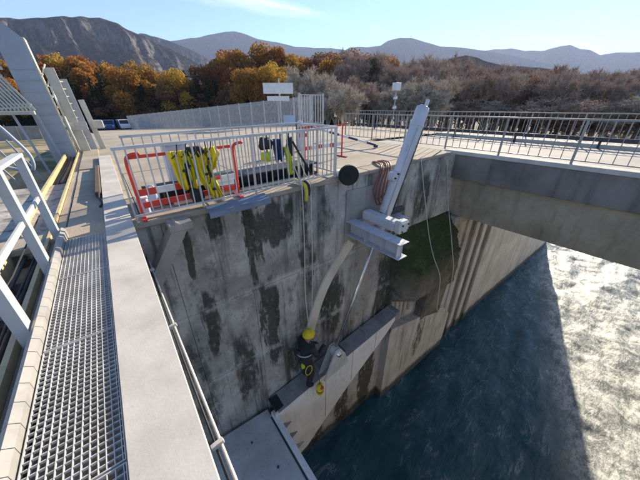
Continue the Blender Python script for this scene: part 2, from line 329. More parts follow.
def grid_mesh(name, X, Y, Z):
    ny, nx = X.shape; co = np.stack([X, Y, Z], -1).reshape(-1, 3)
    i = np.arange(nx*ny).reshape(ny, nx); q = np.stack([i[:-1, :-1], i[:-1, 1:], i[1:, 1:], i[1:, :-1]], -1).reshape(-1, 4)
    me = bpy.data.meshes.new(name); me.vertices.add(len(co)); me.vertices.foreach_set('co', co.ravel().astype(np.float32))
    me.loops.add(q.size); me.loops.foreach_set('vertex_index', q.ravel().astype(np.int32))
    me.polygons.add(len(q)); me.polygons.foreach_set('loop_start', np.arange(0, q.size, 4, dtype=np.int32)); me.update(calc_edges=True)
    return me

def smooth_path(p, n):
    p = [Vector(q) for q in p]; out = []
    for i in range(len(p)-1):
        a, b, c, d = p[max(i-1, 0)], p[i], p[i+1], p[min(i+2, len(p)-1)]
        for k in range(n):
            t = k/n; out.append(.5*((2*b)+(c-a)*t+(2*a-5*b+4*c-d)*t*t+(3*b-a-3*c+d)*t**3))
    return out+[p[-1]]
# ------------------------------------------------------------------ levels
def dz(x): return -.08+.03*float(np.clip(x, 0, 9))           # cross fall of the pier deck
def GZ(x, y):                                              # plaza: level near the bay, then falling away
    return dz(x) if y < 14 else dz(x)*(1-sstep(14, 26, y))+(-.052*max(0, y-22)) - .02*float(sstep(14, 22, y))
WALL_Y, WATER = 4.9, -11.0

# ------------------------------------------------------------------ terrain and river
def terrain():
    xs = np.concatenate([-np.geomspace(6000, 40, 40), np.arange(-36, 60, 2.), np.geomspace(60, 6000, 60)]); ys = np.concatenate([-np.geomspace(6000, 90, 30), np.arange(-88, 150, 3.), np.geomspace(150, 6000, 50)])
    X, Y = np.meshgrid(xs, ys)
    land = -.9-.052*np.maximum(0, np.minimum(Y, 90)-22)+.4*(fbm(X/7, Y/7, 4)-.5)*sstep(8, 14, Y)
    land = np.where(X > 18, -2.6-2.5*sstep(18, 60, X)+1.2*(fbm(X/15, Y/15, 4, 3)-.5), land)
    land = land+sstep(95, 420, np.hypot(X, Y))*28*(.35+fbm(X/160, Y/160, 4, 5))*sstep(20, 160, Y)
    bank = sstep(6.5, 12, Y+np.where(X > 33, sstep(33, 80, X)*6-5, 0))
    far = sstep(-80, -110, Y)
    Z = -14+(land+14)*np.maximum(bank, far)
    o = objm('ground', grid_mesh('ground', X, Y, Z), 'earth', smooth=True); tag(o, kind='structure')
terrain()
def river():
    xs = np.concatenate([[-60, -30, -12, -4], np.arange(-1, 42, .11), np.geomspace(42.5, 900, 40)]); ys = np.concatenate([-np.geomspace(140, 9.3, 22), np.arange(-9, 5.2, .11), [6, 8, 11]])
    X, Y = np.meshgrid(xs, ys); c, s = math.cos(R(-14)), math.sin(R(-14)); U = X*c-Y*s; V = X*s+Y*c
    sunlit_zone = sstep(4.6, 8, .335*X-Y+1.6*fbm(X/4, Y/4, 3, 9))  # same mask: higher waves where the water is painted sunlit
    Z = (fbm(U/.8, V/1.7, 3, 14, .45)-.5)*(.13+.12*sunlit_zone)+(fbm(U/2.1, V/1.0, 3, 2, .42)-.5)*(.20+.30*sunlit_zone)+(fbm(U/5.5, V/2.8, 3, 7)-.5)*(.25+.3*sunlit_zone)
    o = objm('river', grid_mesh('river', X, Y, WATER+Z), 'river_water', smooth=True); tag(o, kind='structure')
river()

# ------------------------------------------------------------------ far mountains
def ridge(name, pts, dist, depth, mat, seed, rough=1., gully=.0, n=260, rows=70, base=-20.):
    px = np.array([p[0] for p in pts], float); py = np.array([p[1] for p in pts], float)
    cols = np.linspace(px[0], px[-1], n); yy = np.interp(cols, px, py)
    yy = yy+(vnoise(cols/9, cols*0+seed, seed)-.5)*1.6*rough
    top = np.array([at_dist(a, b, dist) for a, b in zip(cols, yy)])
    hdir = top[:, :2]/np.linalg.norm(top[:, :2], axis=1)[:, None]
    t = np.concatenate([np.linspace(-1, 0, rows), np.linspace(0, 1, 14)[1:]])
    T, I = np.meshgrid(t, np.arange(n), indexing='ij')
    Hh = top[:, 2]-base
    prof = np.where(T <= 0, (1-np.abs(T))**1.15, (1-T)**1.2)
    u = np.linspace(0, n/18, n)[None, :]+0*T
    Z = base+Hh[None, :]*prof
    env = np.clip(np.minimum(-T*5, 1+T), 0, 1)*(T < 0)
    gl = np.abs(fbm(u*1.3+T*1.0, T*1.2+3, 3, seed+4)-.5)*2
    Z = Z+env*Hh[None, :]*(gully*(gl-.35)+.18*rough*(fbm(u*1.1, T*5, 5, seed)-.5)+.05*(fbm(u*5, T*20, 3, seed+8)-.5))
    D = dist+T*depth+env*depth*.25*(fbm(u, T*3, 4, seed+2)-.5)
    X = hdir[:, 0][None, :]*D; Y = hdir[:, 1][None, :]*D
    o = objm(name, grid_mesh(name, X, Y, Z), mat, smooth=True); tag(o, kind='structure'); return o
ridge('mountain', [(-160, 60), (-90, 30), (-40, 22), (0, 17.5), (25, 19), (48, 17), (75, 16.5), (100, 17.5), (118, 24), (135, 33), (160, 44), (185, 56), (205, 68), (225, 80), (245, 92)], 1500, 700, 'mountain_near', 3, 1., .34)
ridge('mountain', [(110, 62), (128, 36), (140, 33.5), (155, 36), (170, 41), (190, 49), (205, 57), (220, 66), (240, 78), (262, 92)], 2300, 700, 'mountain_near', 31, .8, .2)
ridge('mountain', [(120, 60), (150, 45), (180, 40), (205, 36), (225, 31.5), (235, 31), (248, 35), (258, 39), (275, 42), (295, 47), (330, 48), (360, 52), (400, 75)], 4200, 1500, 'mountain_far', 12, .6, .16)
ridge('mountain', [(330, 60), (350, 47), (366, 47), (380, 46), (388, 41), (400, 38), (412, 38), (425, 42), (440, 46), (455, 47), (475, 49), (500, 53), (540, 62), (600, 75)], 3900, 1300, 'mountain_far', 22, .5, .12)
ridge('mountain', [(440, 60), (470, 52), (490, 50), (512, 48), (525, 51), (545, 50.5), (560, 46), (570, 44.5), (580, 49), (590, 50), (600, 55), (615, 52.5), (640, 52), (700, 48), (780, 55)], 4800, 1600, 'mountain_far', 44, .5, .12)
ridge('hill', [(400, 95), (430, 70), (450, 58), (466, 55), (480, 59), (505, 66), (540, 68), (575, 73), (610, 78), (650, 82), (700, 84), (760, 90)], 900, 500, 'forest_hill', 52, .9, .12, base=-10)

# ------------------------------------------------------------------ far pier with its deck
def pier():
    t = thing('dam_pier', 'tall stained grey concrete pier wall carrying the railed deck and cylinder', 'pier', (0, WALL_Y, -12))
    # core behind the facing, one prism in the X-Z plane
    top = [(-3, dz(0)-.1), (0, dz(0)-.1), (9, dz(9)-.1), (17.3, dz(9)-.1), (17.3, -.85), (33, -.85)]
    poly = [(x, WALL_Y+.10, z) for x, z in top]+[(33, WALL_Y+.10, -13), (-3, WALL_Y+.10, -13)]
    obj('core', prism(B(), poly, (0, 4.4, 0)), 'pier_concrete', t)
    # facing cast in lifts and bays: each panel a piece with a recessed joint
    zc = [0, -2.25, -4.35, -6.55, -8.9, -12.6]; xc = [-3, .35, 1.80, 3.15, 5.0, 6.95, 9.1, 12.55]
    k = 0
    for i in range(len(xc)-1):
        for j in range(len(zc)-1):
            x0, x1 = xc[i]+.003, xc[i+1]-.003; z1 = zc[j]-.003; z0 = zc[j+1]+.003; pr = rng.uniform(-.006, .006)
            tl, tr_ = (dz(x0)-.10, dz(x1)-.10) if j == 0 else (z1, z1)
            p = [(x0, WALL_Y+pr, z0), (x1, WALL_Y+pr, z0), (x1, WALL_Y+.16, z0), (x0, WALL_Y+.16, z0), (x0, WALL_Y+pr, tl), (x1, WALL_Y+pr, tr_), (x1, WALL_Y+.16, tr_), (x0, WALL_Y+.16, tl)]
            bm = hexa(B(), p); bmesh.ops.bevel(bm, geom=bm.edges[:], offset=.005, segments=1, affect='EDGES')
            obj('concrete_panel', bm, 'pier_concrete', t)
    # stoplog guides: ribs standing proud with dark slots between
    for (x0, x1, pr) in [(12.56, 12.95, .10), (13.55, 13.95, .12), (14.55, 15.0, .11), (15.6, 16.1, .13)]:
        obj('slot_rib', box(B(), (x0, WALL_Y-pr, -12.6), (x1, WALL_Y+.16, -.9), .02), 'pier_concrete', t)
    for x0, x1 in [(12.96, 13.54), (13.96, 14.54), (15.01, 15.59)]: obj('slot_back', box(B(), (x0, WALL_Y-.02, -12.6), (x1, WALL_Y+.09, -.95)), 'conc_brown', t)
    for j in range(3):
        for i, (x0, x1) in enumerate([(16.11, 22), (22, 27.5), (27.5, 33)]):
            obj('concrete_panel', box(B(), (x0+.01, WALL_Y-.05, [-12.6, -8.6, -4.5][j]), (x1-.01, WALL_Y+.16, [-8.61, -4.51, -.86][j]), .01), 'pier_concrete', t)
    # coping along the bay
    for i in range(6):
        x0, x1 = -3+i*2.1+.006, -3+(i+1)*2.1-.006
        p = [(x0, WALL_Y-.05, dz(x0)-.10), (x1, WALL_Y-.05, dz(x1)-.10), (x1, WALL_Y+.42, dz(x1)-.10), (x0, WALL_Y+.42, dz(x0)-.10), (x0, WALL_Y-.05, dz(x0)), (x1, WALL_Y-.05, dz(x1)), (x1, WALL_Y+.42, dz(x1)), (x0, WALL_Y+.42, dz(x0))]
        bm = hexa(B(), p); bmesh.ops.bevel(bm, geom=bm.edges[:], offset=.015, segments=1, affect='EDGES')
        if -.9 < x0 or x1 < -.9 or True: obj('coping', bm, 'conc_deck', t)
    # mossy corbel under the bridge seat: sloping green top, dark front
    sec = [(WALL_Y+.1, -2.2), (4.75, -2.3), (4.35, -2.85), (3.98, -3.4), (3.9, -3.6), (3.9, -4.6), (3.98, -4.85), (4.4, -5.15), (WALL_Y+.1, -5.35)]
    bm = B(); NX = 44; rows = []
    fine = smooth_path([(0, y, z) for y, z in sec], 9)
    for i in range(NX+1):
        f = i/NX; x = 7.15+3.5*f; rnd = 1-.42*max(0, (abs(f-.5)-.40)/.10); r_ = []
        for q in fine:
            dep = (WALL_Y+.1-q.y)*rnd; nn = ((float(fbm(x*1.4+q.y*.6, q.z*1.4, 4, 61))-.5)*.22+(abs(float(fbm(x*2.1, q.z*2.1+q.y, 4, 71, .65))-.5))*.3-.05)*min(1, dep*3)
            low = .55*sstep(.35, 1., f)*(1 if q.z < -3.9 else 0)*(-q.z-3.9)/1.3
            r_.append(bm.verts.new((x+nn*.3, WALL_Y+.1-dep-nn, q.z+nn*.35-float(low))))
        rows.append(r_)
    for a_, b_ in zip(rows, rows[1:]):
        for k in range(len(fine)-1): bm.faces.new((a_[k], b_[k], b_[k+1], a_[k+1]))
    bm.faces.new(rows[0][::-1]); bm.faces.new(rows[-1]); bmesh.ops.recalc_face_normals(bm, faces=bm.faces)
    cb = obj('corbel', bm, 'conc_moss', t, True); cb['label'] = 'rough mossy green and brown concrete corbel below the bridge'
    obj('corbel_root', hexa(B(), [(9.4, 4.62, -8.3), (11.2, 4.62, -8.9), (11.2, 5, -8.9), (9.4, 5, -8.3), (9.3, 4.35, -4.6), (11.0, 4.35, -4.6), (11.0, 5, -4.6), (9.3, 5, -4.6)]), 'conc_brown', t)
    for q in range(5): obj('drip_rib', tube(B(), [(7.45+q*.32, WALL_Y-.02, -5.3), (7.45+q*.32, WALL_Y-.02, -6.5-.12*(q % 2))], .075, 8), 'conc_pale', t, True)
    # lower apron step at the tip of the gate arm
    obj('apron', prism(B(), [(7.15, WALL_Y, -6.55), (11.6, WALL_Y, -7.7), (12.5, WALL_Y, -8.6), (12.5, WALL_Y, -12.6), (7.15, WALL_Y, -12.6)], (0, -.35, 0)), 'pier_concrete', t)
    # curved seal plate set in the wall
    pts = [(4.86, -1.9), (4.62, -2.17), (4.35, -2.45), (4.09, -2.78), (3.87, -3.12), (3.68, -3.5), (3.53, -3.9), (3.4, -4.32), (3.29, -4.77), (3.22, -5.2), (3.18, -5.7)]
    bm = B(); pr = []
    for i, (x, z) in enumerate(pts):
        a = pts[max(i-1, 0)]; b = pts[min(i+1, len(pts)-1)]; d = Vector((b[0]-a[0], 0, b[1]-a[1])).normalized(); s = Vector((d.z, 0, -d.x))*.16; c = Vector((x, 0, z))
        pr.append([bm.verts.new((c+s*sg)+Vector((0, yy, 0))) for sg, yy in ((-1, WALL_Y+.05), (-1, WALL_Y-.06), (1, WALL_Y-.06), (1, WALL_Y+.05))])
    for a, b in zip(pr, pr[1:]):
        for k in range(4): bm.faces.new((a[k], a[(k+1) % 4], b[(k+1) % 4], b[k]))
    bm.faces.new(pr[0]); bm.faces.new(pr[-1][::-1]); bmesh.ops.recalc_face_normals(bm, faces=bm.faces)
    sp = obj('seal_plate', bm, 'seal_tan', t); sp['label'] = 'pale curved seal plate set into the pier wall'
    return t
PIER = pier()
def steel_ledge():
    t = thing('steel_ledge', 'blue grey steel plate jutting from the pier coping below the railing', 'plate', (1.7, 4.75, -.03))
    p = B(); x0, x1 = 1.05, 2.22; zz = -.015
    hexa(p, [(x0, 4.42, zz), (x1, 4.45, zz+.03), (x1+.05, 4.845, zz+.03), (x0+.05, 4.845, zz), (x0, 4.42, zz+.025), (x1, 4.45, zz+.055), (x1+.05, 4.845, zz+.055), (x0+.05, 4.845, zz+.025)]); obj('plate', p, 'ledge_blue', t)
    obj('lip', bar(B(), (x0, 4.415, zz-.03), (x1, 4.445, zz), .012, .09), 'ledge_blue', t)
    for x in (1.25, 1.65, 2.05): obj('gusset', prism(B(), [(x, 4.845, zz-.01), (x, 4.5, zz-.005), (x, 4.845, zz-.25)], (.012, 0, 0)), 'ledge_blue', t)
steel_ledge()
def knee_brace():
    t = thing('knee_brace', 'pale concrete strut leaning from pier wall down under the walkway', 'strut', (.3, 4.75, -.6))
    obj('strut', bar(B(), (.62, 4.66, -.12), (-.25, 4.66, -1.45), .30, .20, (1, 0, .6)), 'conc_grey', t)
    obj('seat', box(B(), (.42, 4.5, -.22), (.78, 4.84, -.1), .01), 'conc_grey', t)
knee_brace()

# plaza deck: slabs near the bay, one sheet beyond
def plaza():
    xs = np.array([-.86, -.4, .1, .8, 1.5, 2.5, 4, 6, 9, 12, 15, 17.2]); ys = np.concatenate([np.arange(9.3, 30, 1.5), np.arange(30, 92, 3.)])
    X, Y = np.meshgrid(xs, ys); Z = np.vectorize(GZ)(X, Y)+.0
    X = np.where(X > 9, np.minimum(X, 18.4-np.maximum(Y-25, 0)*.244), X)
    o = objm('plaza', grid_mesh('plaza', X, Y, Z), 'conc_deck', smooth=True); tag(o, kind='structure')
    yc = [5.33, 7.3, 9.28]; xc = [-.86, .12, 2.6, 5.0, 7.4, 9.75]
    for i in range(5):
        for j in range(2):
            x0, x1, y0, y1 = xc[i]+.006, xc[i+1]-.006, yc[j]+.006, yc[j+1]-.006; d = rng.uniform(-.004, .004)
            P4 = [(x0, y0), (x1, y0), (x1, y1), (x0, y1)]
            bm = hexa(B(), [(x, y, dz(x)-.099) for x, y in P4]+[(x, y, dz(x)+d) for x, y in P4]); bmesh.ops.bevel(bm, geom=bm.edges[:], offset=.006, segments=1, affect='EDGES')
            obj('slab', bm, 'conc_deck', o)
    # walkway slabs left of the kerb beam, beyond the grating
    for i in range(1):
        bm = box(B(), (-.86, 4.62, -.2), (-.36, 5.32, -.055), .006); obj('slab', bm, 'conc_deck', o)
    s = obj('step_slab', box(B(), (-.86, 10.6, -.1), (-.36, 16, -.045), .006), 'conc_deck', o)
plaza()

# ------------------------------------------------------------------ service walkway the photographer stands on
def walkway():
    t = thing('service_walkway', 'narrow service walkway of galvanised grating with a white toe kerb and beam', 'walkway', (-.6, 0, -.4))
    obj('bed', box(B(), (-.80, -7, -.40), (-.36, 4.61, -.13)), 'conc_under', t)
    obj('girder', box(B(), (-.40, -7, -.9), (-.34, 4.84, -.03)), 'galv_dull', t)
    # kerb beam, cast in lengths
    yb = [-4.2, .2, 4.62, 8.6, 12.6]
    for i in range(len(yb)-1):
        y0, y1 = yb[i]+.001, yb[i+1]-.001
        obj('kerb_beam', box(B(), (-.350, y0, -.50), (-.012, y1, .035), .003), 'conc_pale', t)
    # grating panels
    gp = []
    for k in range(-2, 5):
        y0, y1 = k*1.15+.0, (k+1)*1.15-.012
        if y0 > 4.55: break
        y1 = min(y1, 4.6)
        g = obj('grating_frame', bar(bar(bar(bar(B(), (-.785, y0+.003, -.013), (-.36, y0+.003, -.013), .005, .03), (-.785, y1-.003, -.013), (-.36, y1-.003, -.013), .005, .03), (-.782, y0+.006, -.013), (-.782, y1-.006, -.013), .005, .0295), (-.363, y0+.006, -.013), (-.363, y1-.006, -.013), .005, .0295), 'galv', t)
        bm = B()
        for x in np.arange(-.782+.034, -.37, .034): bar(bm, (x, y0+.006, -.0135), (x, y1-.006, -.0135), .0035, .028)
        tag(obj('bearing_bars', bm, 'galv', g), kind='stuff'); bm = B()
        for y in np.arange(y0+.04, y1-.01, .042): bar(bm, (-.779, y, -.0105), (-.366, y, -.0105), .0045, .018)
        tag(obj('cross_bars', bm, 'galv', g), kind='stuff')
    # folded toe kerb: ridge plates
    y = -1.0
    while y < 4.9:
        y1 = y+.148
        bm = prism(B(), [(-.795, y, -.06), (-.795, y, .055), (-.832, y, .085), (-.868, y, .055), (-.868, y, -.06)], (0, .143, 0)); obj('toe_plate', bm, 'kerb_steel', t); y = y1
    obj('toe_angle', box(B(), (-.870, -1, -.07), (-.794, 4.9, -.062)), 'steel_dark', t)
    return t
WALK = walkway()
def handrail():
    t = thing('handrail', 'pale channel-post handrail with flat top along left side of grating walkway', 'handrail', (-.9, 0, -.1))
    for y in (-1.2, .1, 1.34, 2.62, 3.88, 4.94):
        bm = box(B(), (-.955, y-.058, -.12), (-.947, y+.058, 1.05)); box(bm, (-.9469, y-.058, -.12), (-.875, y-.050, 1.05)); box(bm, (-.9469, y+.050, -.12), (-.875, y+.058, 1.05)); box(bm, (-.884, y-.0499, -.12), (-.876, y+.0499, 1.05))
        obj('post', bm, 'white_steel', t)
        obj('foot_plate', box(B(), (-.97, y-.06, -.135), (-.871, y+.06, -.121)), 'white_steel', t)
    obj('top_rail', box(B(), (-.962, -1.3, 1.051), (-.868, 4.99, 1.09), .006), 'white_steel', t)
    obj('mid_rail', box(B(), (-.925, -1.3, .50), (-.895, 4.97, .56), .005), 'white_steel', t)
    obj('cable', tube(B(), [(-.98, -1.2, .30), (-.985, 1.4, .27), (-.98, 2.6, .30), (-.985, 3.2, .26), (-.98, 4.9, .3)], .008, 6), 'black', t, True)
handrail()
def trough():
    t = thing('cable_trough', 'tan open cable trough with bright steel edges running beside the walkway', 'trough', (-1.2, 0, -.3))
    y = -3.
    k = 0
    while y < 40:
        y1 = y+2.4; a, b = GZ(0, max(y, 0))-.0, GZ(0, max(y1, 0))
        for nm, x0, x1, z0, z1, m in [('edge', -1.04, -1.0, -.42, .03, 'trough_tan'), ('edge', -1.47, -1.42, -.42, .0, 'trough_tan'), ('floor', -1.405, -1.065, -.42, -.26, 'conc_deck'), ('cover_plate', -.99, -.875, -.30, -.145 if y < 4 else -.02, 'conc_deck')]:
            if nm == 'cover_plate' and y < 4: continue
            obj(nm, hexa(B(), [(x0, y+.004, a+z0), (x1, y+.004, a+z0), (x1, y1-.004, b+z0), (x0, y1-.004, b+z0), (x0, y+.004, a+z1), (x1, y+.004, a+z1), (x1, y1-.004, b+z1), (x0, y1-.004, b+z1)]), m, t)
        y = y1; k += 1
    for i in range(16):
        yy = -1.2+i*.75; obj('sleeper', box(B(), (-1.40, yy, -.335), (-1.07, yy+.16, -.27), .008), 'timber', t)
    for x, r in ((-1.30, .022), (-1.20, .014), (-1.16, .018)):
        obj('cable', tube(B(), [(x+.02*math.sin(q*1.7), -1+q*1.6, -.22+.01*math.cos(q)) for q in range(20)], r, 6), random.choice(['black', 'steel_dark']), t, True)
    return t
trough()
def bridge_side_deck():
    o = obj('upstream_deck', box(B(), (-3.2, -7, -.75), (-1.475, 4.95, -.33)), 'conc_grey'); tag(o, kind='structure')
    o = obj('edge_strip', box(B(), (-.995, -7, -.75), (-.875, 4.6, -.135)), 'conc_grey'); tag(o, kind='structure')
bridge_side_deck()
def conduit():
    t = thing('conduit_pipe', 'thin galvanised pipe clipped along the outer side of the kerb beam', 'pipe', (.06, 2, -.6))
    obj('pipe', tube(B(), [(.075, -2, -.6), (.07, .9, -.6), (.045, 2.5, -.6), (.02, 4.85, -.62)], .012, 8), 'galv', t, True)
    obj('cable', tube(B(), [(.03, -2, -.63), (.03, .9, -.63), (.015, 2.5, -.64), (.005, 4.85, -.66)], .009, 6), 'steel_dark', t, True)
    for y in (-.2, 1.28, 2.75, 4.2): obj('clip', bar(B(), (.0, y, -.60), (.10-.012*y, y, -.585), .03, .045), 'galv', t)
conduit()
def near_pier():
    t = thing('near_pier', 'grey concrete pier behind the walkway on the near side of the bay', 'pier', (0, -7, -12))
    obj('wall', box(B(), (-3, -11, -13), (33, -7.0, -.1), .03), 'conc_bounce', t)  # unseen; coloured pale and warm to bounce sunlight onto the far wall
    obj('deck', box(B(), (-3, -11.02, -.099), (9.7, -6.98, -.0), .02), 'conc_deck', t)
near_pier()

# ------------------------------------------------------------------ flap gate, its hoist cylinder
def gate():
    t = thing('flap_gate', 'grey steel flap gate lowered in the bay with white side arm', 'gate', (1, 4, -9))
    n = 0
    for i, (y0, y1) in enumerate([(-6.9, -3.9), (-3.895, -.9), (-.895, 2.1), (2.105, 4.78)]):
        obj('skin_plate', hexa(B(), [(-1.6, y0, -6.35), (1.66, y0, -6.62), (1.66, y1, -6.62), (-1.6, y1, -6.35), (-1.6, y0, -6.3), (1.66, y0, -6.57), (1.66, y1, -6.57), (-1.6, y1, -6.3)]), 'gate_grey', t)
    obj('rim', box(B(), (1.67, -6.9, -6.78), (1.80, 4.55, -6.40), .01), 'gate_white', t)
    obj('rim_gap_shade', box(B(), (1.62, -6.9, -6.68), (1.668, 4.5, -6.555)), 'steel_dark', t)  # dark strip added for the shadowed gap between plate and rim
    obj('body', box(B(), (-1.5, -6.9, -9.2), (1.6, 4.7, -6.70)), 'gate_grey', t)
    yf = 4.32
    topf = [(1.72, -6.25), (7.12, -5.45)]; bot = [(6.55, -6.15), (5.6, -6.85), (4.6, -7.6), (3.5, -8.55), (2.75, -9.25), (1.72, -9.6)]
    arm = obj('side_arm', prism(B(), [(x, yf, z) for x, z in topf+[(7.08, -5.62)]+bot], (0, .04, 0)), 'gate_white', t); arm['label'] = 'white tapering side plate of the gate arm'
    obj('arm_top', hexa(B(), [(1.80, yf-.03, -6.26), (7.1, yf-.03, -5.475), (7.1, 4.84, -5.475), (1.80, 4.84, -6.26), (1.80, yf-.03, -6.232), (7.1, yf-.03, -5.447), (7.1, 4.84, -5.447), (1.80, 4.84, -6.232)]), 'gate_top', t)
    obj('arm_back', prism(B(), [(x, 4.80, z-.04) for x, z in topf+[(7.08, -5.62)]+bot], (0, .03, 0)), 'gate_top', t)
    for x in (3.4, 4.5, 5.5, 6.3): z = -6.25+(x-1.72)*.148; obj('top_stiffener', box(B(), (x, 4.45, z+.03), (x+.03, 4.83, z+.08)), 'gate_top', t)
    for i, x in enumerate((3.55, 4.75, 5.9)): z = -6.25+(x-1.72)*.148; obj('plate_seam', bar(B(), (x, yf-.004, z-.02), (x+.0, yf-.004, z-2.35+(x-3.5)*.62), .012, .008, (0, 1, 0)), 'gate_top', t)
    for y in (4.05, 3.72, 3.4): obj('gusset', prism(B(), [(1.802, y, -6.42), (1.802, y, -6.77), (2.06, y, -6.6)], (0, .02, 0)), 'gate_top', t)
    obj('end_cover', box(B(), (1.75, 4.36, -6.30), (2.15, 4.82, -6.20), .01), 'black', t)
    for p in [(1.2, 3.3), (.6, 2.9), (1.15, 2.2), (.9, 4.2)]: obj('bolt', tube(B(), [(p[0], p[1], -6.6), (p[0], p[1], -6.50)], .03, 8), 'steel_dark', t)
    # tip buffer
    obj('tip_block', box(B(), (6.95, 4.30, -5.72), (7.22, 4.82, -5.40), .02), 'gate_top', t)
    # clevis for the piston rod
    cl = B()
    for yy in (4.16, 4.44): prism(cl, [(3.35, yy-.03, -6.02), (4.35, yy-.03, -5.87), (4.18, yy-.03, -5.35), (3.98, yy-.03, -5.02), (3.78, yy-.03, -5.02), (3.62, yy-.03, -5.4)], (0, .05, 0))
    c = obj('clevis', cl, 'gate_grey', t); obj('clevis_pin', tube(B(), [(3.88, 4.05, -5.17), (3.88, 4.55, -5.17)], .07, 14), 'chrome', c, True)
    w = obj('weir', box(B(), (-2.2, -7, -13), (1.55, 4.88, -9.25)), 'conc_grey'); tag(w, 'grey concrete weir sill beneath the flap gate', 'weir')
gate()
def cylinder():
    YC = 4.30
    t = thing('hoist_cylinder', 'pale blue hydraulic hoist cylinder leaning up past the pier deck', 'cylinder', (5.7, YC, -1.1))
    A = Vector((3.88, YC, -5.17)); Tp = Vector((6.58, YC, 1.62)); d = (Tp-A).normalized()
    def P(s): return A+d*s
    Ln = (Tp-A).length; s0 = 4.25
    obj('barrel', tube(B(), [P(s0), P(s0+.02), P(Ln-.12), P(Ln-.03), P(Ln)], [.155, .168, .168, .155, .10], 24), 'hyd_paint', t, True)
    obj('end_cap', tube(B(), [P(Ln-.5), P(Ln-.42)], .18, 24), 'hyd_paint', t)
    obj('gland', tube(B(), [P(s0-.25), P(s0-.01)], [.135, .16], 20), 'hyd_paint', t)
    obj('piston_rod', tube(B(), [P(.05), P(s0-.2)], .045, 14), 'chrome', t, True)
    obj('rod_eye', tube(B(), [A+Vector((0, -.09, 0)), A+Vector((0, .09, 0))], .15, 16), 'gate_grey', t)
    s = d.cross(Vector((0, 1, 0)))
    obj('lifting_lug', bar(B(), P(Ln-.06)+Vector((.1, 0, 0)), P(Ln+.16)+Vector((.1, 0, 0)), .08, .05), 'hyd_paint', t)
    obj('feed_pipe', tube(B(), [P(s0+.3)+Vector((.205, -.08, -.06)), P(s0+1.2)+Vector((.205, -.08, -.06)), P(Ln-.5)+Vector((.205, -.08, -.06))], .018, 8), 'steel_dark', t, True)
    for q in (s0+.35, s0+1.15, s0+1.95): obj('clamp_band', tube(B(), [P(q), P(q+.045)], .176, 24), 'galv', t)
    obj('feed_pipe', tube(B(), [P(s0+.1)+Vector((-.12, -.15, .03)), P(s0+1.0)+Vector((-.12, -.15, .03)), P(Ln-.55)+Vector((-.12, -.15, .03))], .014, 8), 'galv', t, True)
    pb = obj('port_block', box(B(), tuple(P(5.55)+Vector((-.34, -.12, -.1))), tuple(P(5.55)+Vector((-.16, .08, .12))), .02), 'hyd_paint', t)
    for k in (-.05, .05): obj('port', tube(B(), [P(5.55)+Vector((-.25+k, -.16, .03+k)), P(5.55)+Vector((-.25+k, -.11, .03+k))], .022, 10), 'black', pb)
    # bracket: two cantilever beams with flanges, stiffeners and the trunnion housing
    b = thing('cylinder_bracket', 'white steel cantilever bracket holding the hydraulic cylinder to the pier wall', 'bracket', (5.2, 4.9, -1.5))
    for x, yo in ((4.72, 3.06), (6.02, 4.05)):
        z0, z1 = -1.60, -1.2
        obj('web', box(B(), (x+.10, yo+.06, z0+.021), (x+.115, 4.885, z1-.021)), 'hyd_paint', b)
        obj('flange', box(B(), (x-.08, yo, z1-.02), (x+.26, 4.89, z1), .003), 'hyd_paint', b); obj('flange', box(B(), (x-.08, yo, z0), (x+.26, 4.89, z0+.02), .003), 'hyd_paint', b)
        for yy in (yo+.08, yo+.55, yo+1.1): yy > 4.8 or obj('stiffener', box(B(), (x-.06, yy, z0+.022), (x+.098, yy+.014, z1-.022)), 'hyd_paint', b)
    obj('cross_beam', box(B(), (4.90, 4.72, -1.5), (6.0, 4.86, -1.26), .01), 'hyd_paint', b)
    obj('trunnion_housing', box(B(), (5.06, 3.62, -1.196), (5.36, 4.7, -.93), .04), 'hyd_paint', b)
    cp = obj('bearing_cap', box(B(), (5.03, 3.38, -1.19), (5.39, 3.61, -.86), .05), 'white_steel', b)
    for k in range(4): obj('bolt', tube(B(), [(5.10+.22*(k % 2), 3.36, -1.11+.16*(k//2)), (5.10+.22*(k % 2), 3.39, -1.11+.16*(k//2))], .025, 8), 'steel_dark', cp)
    obj('trunnion_pin', tube(B(), [(5.3, 4.3, -1.02), (6.3, 4.3, -1.02)], .09, 16), 'steel_dark', b)
    obj('wall_plate', box(B(), (4.62, 4.86, -1.85), (6.7, 4.895, -.35), .005), 'conc_grey', b)
    # hydraulic hoses looping down the wall behind the cylinder
    for k in range(5):
        h = thing('hydraulic_hose', 'faded red hydraulic hose looping down the pier wall behind the cylinder', 'hose', (5.0, 4.8, dz(5)), 'red hydraulic hoses behind the cylinder')
        x = 5.75+.11*k+random.uniform(-.03, .03); jz = random.uniform(-.1, .12); jx = random.uniform(-.08, .08)
        pts = [(x+.45, 5.5, dz(6)+.03), (x+.25, 5.05, dz(6)+.06), (x+.05, 4.82, dz(6)-.06), (x-.12+jx, 4.79-.02*k, -.32), (x-.18+jx, 4.77-.02*k, -.6-.05*k+jz), (x-.06+jx, 4.76-.02*k, -.80-.05*k+jz), (x+.18, 4.72-.02*k, -.72-.05*k+jz), (x+.40, 4.62, -.40)]
        obj('hose', tube(B(), smooth_path(pts, 5), .021, 8), 'red_hose', h, True); obj('ferrule', tube(B(), [pts[-1], Vector(pts[-1])+Vector((.08, -.05, .1))], .027, 8), 'galv', h)
cylinder()

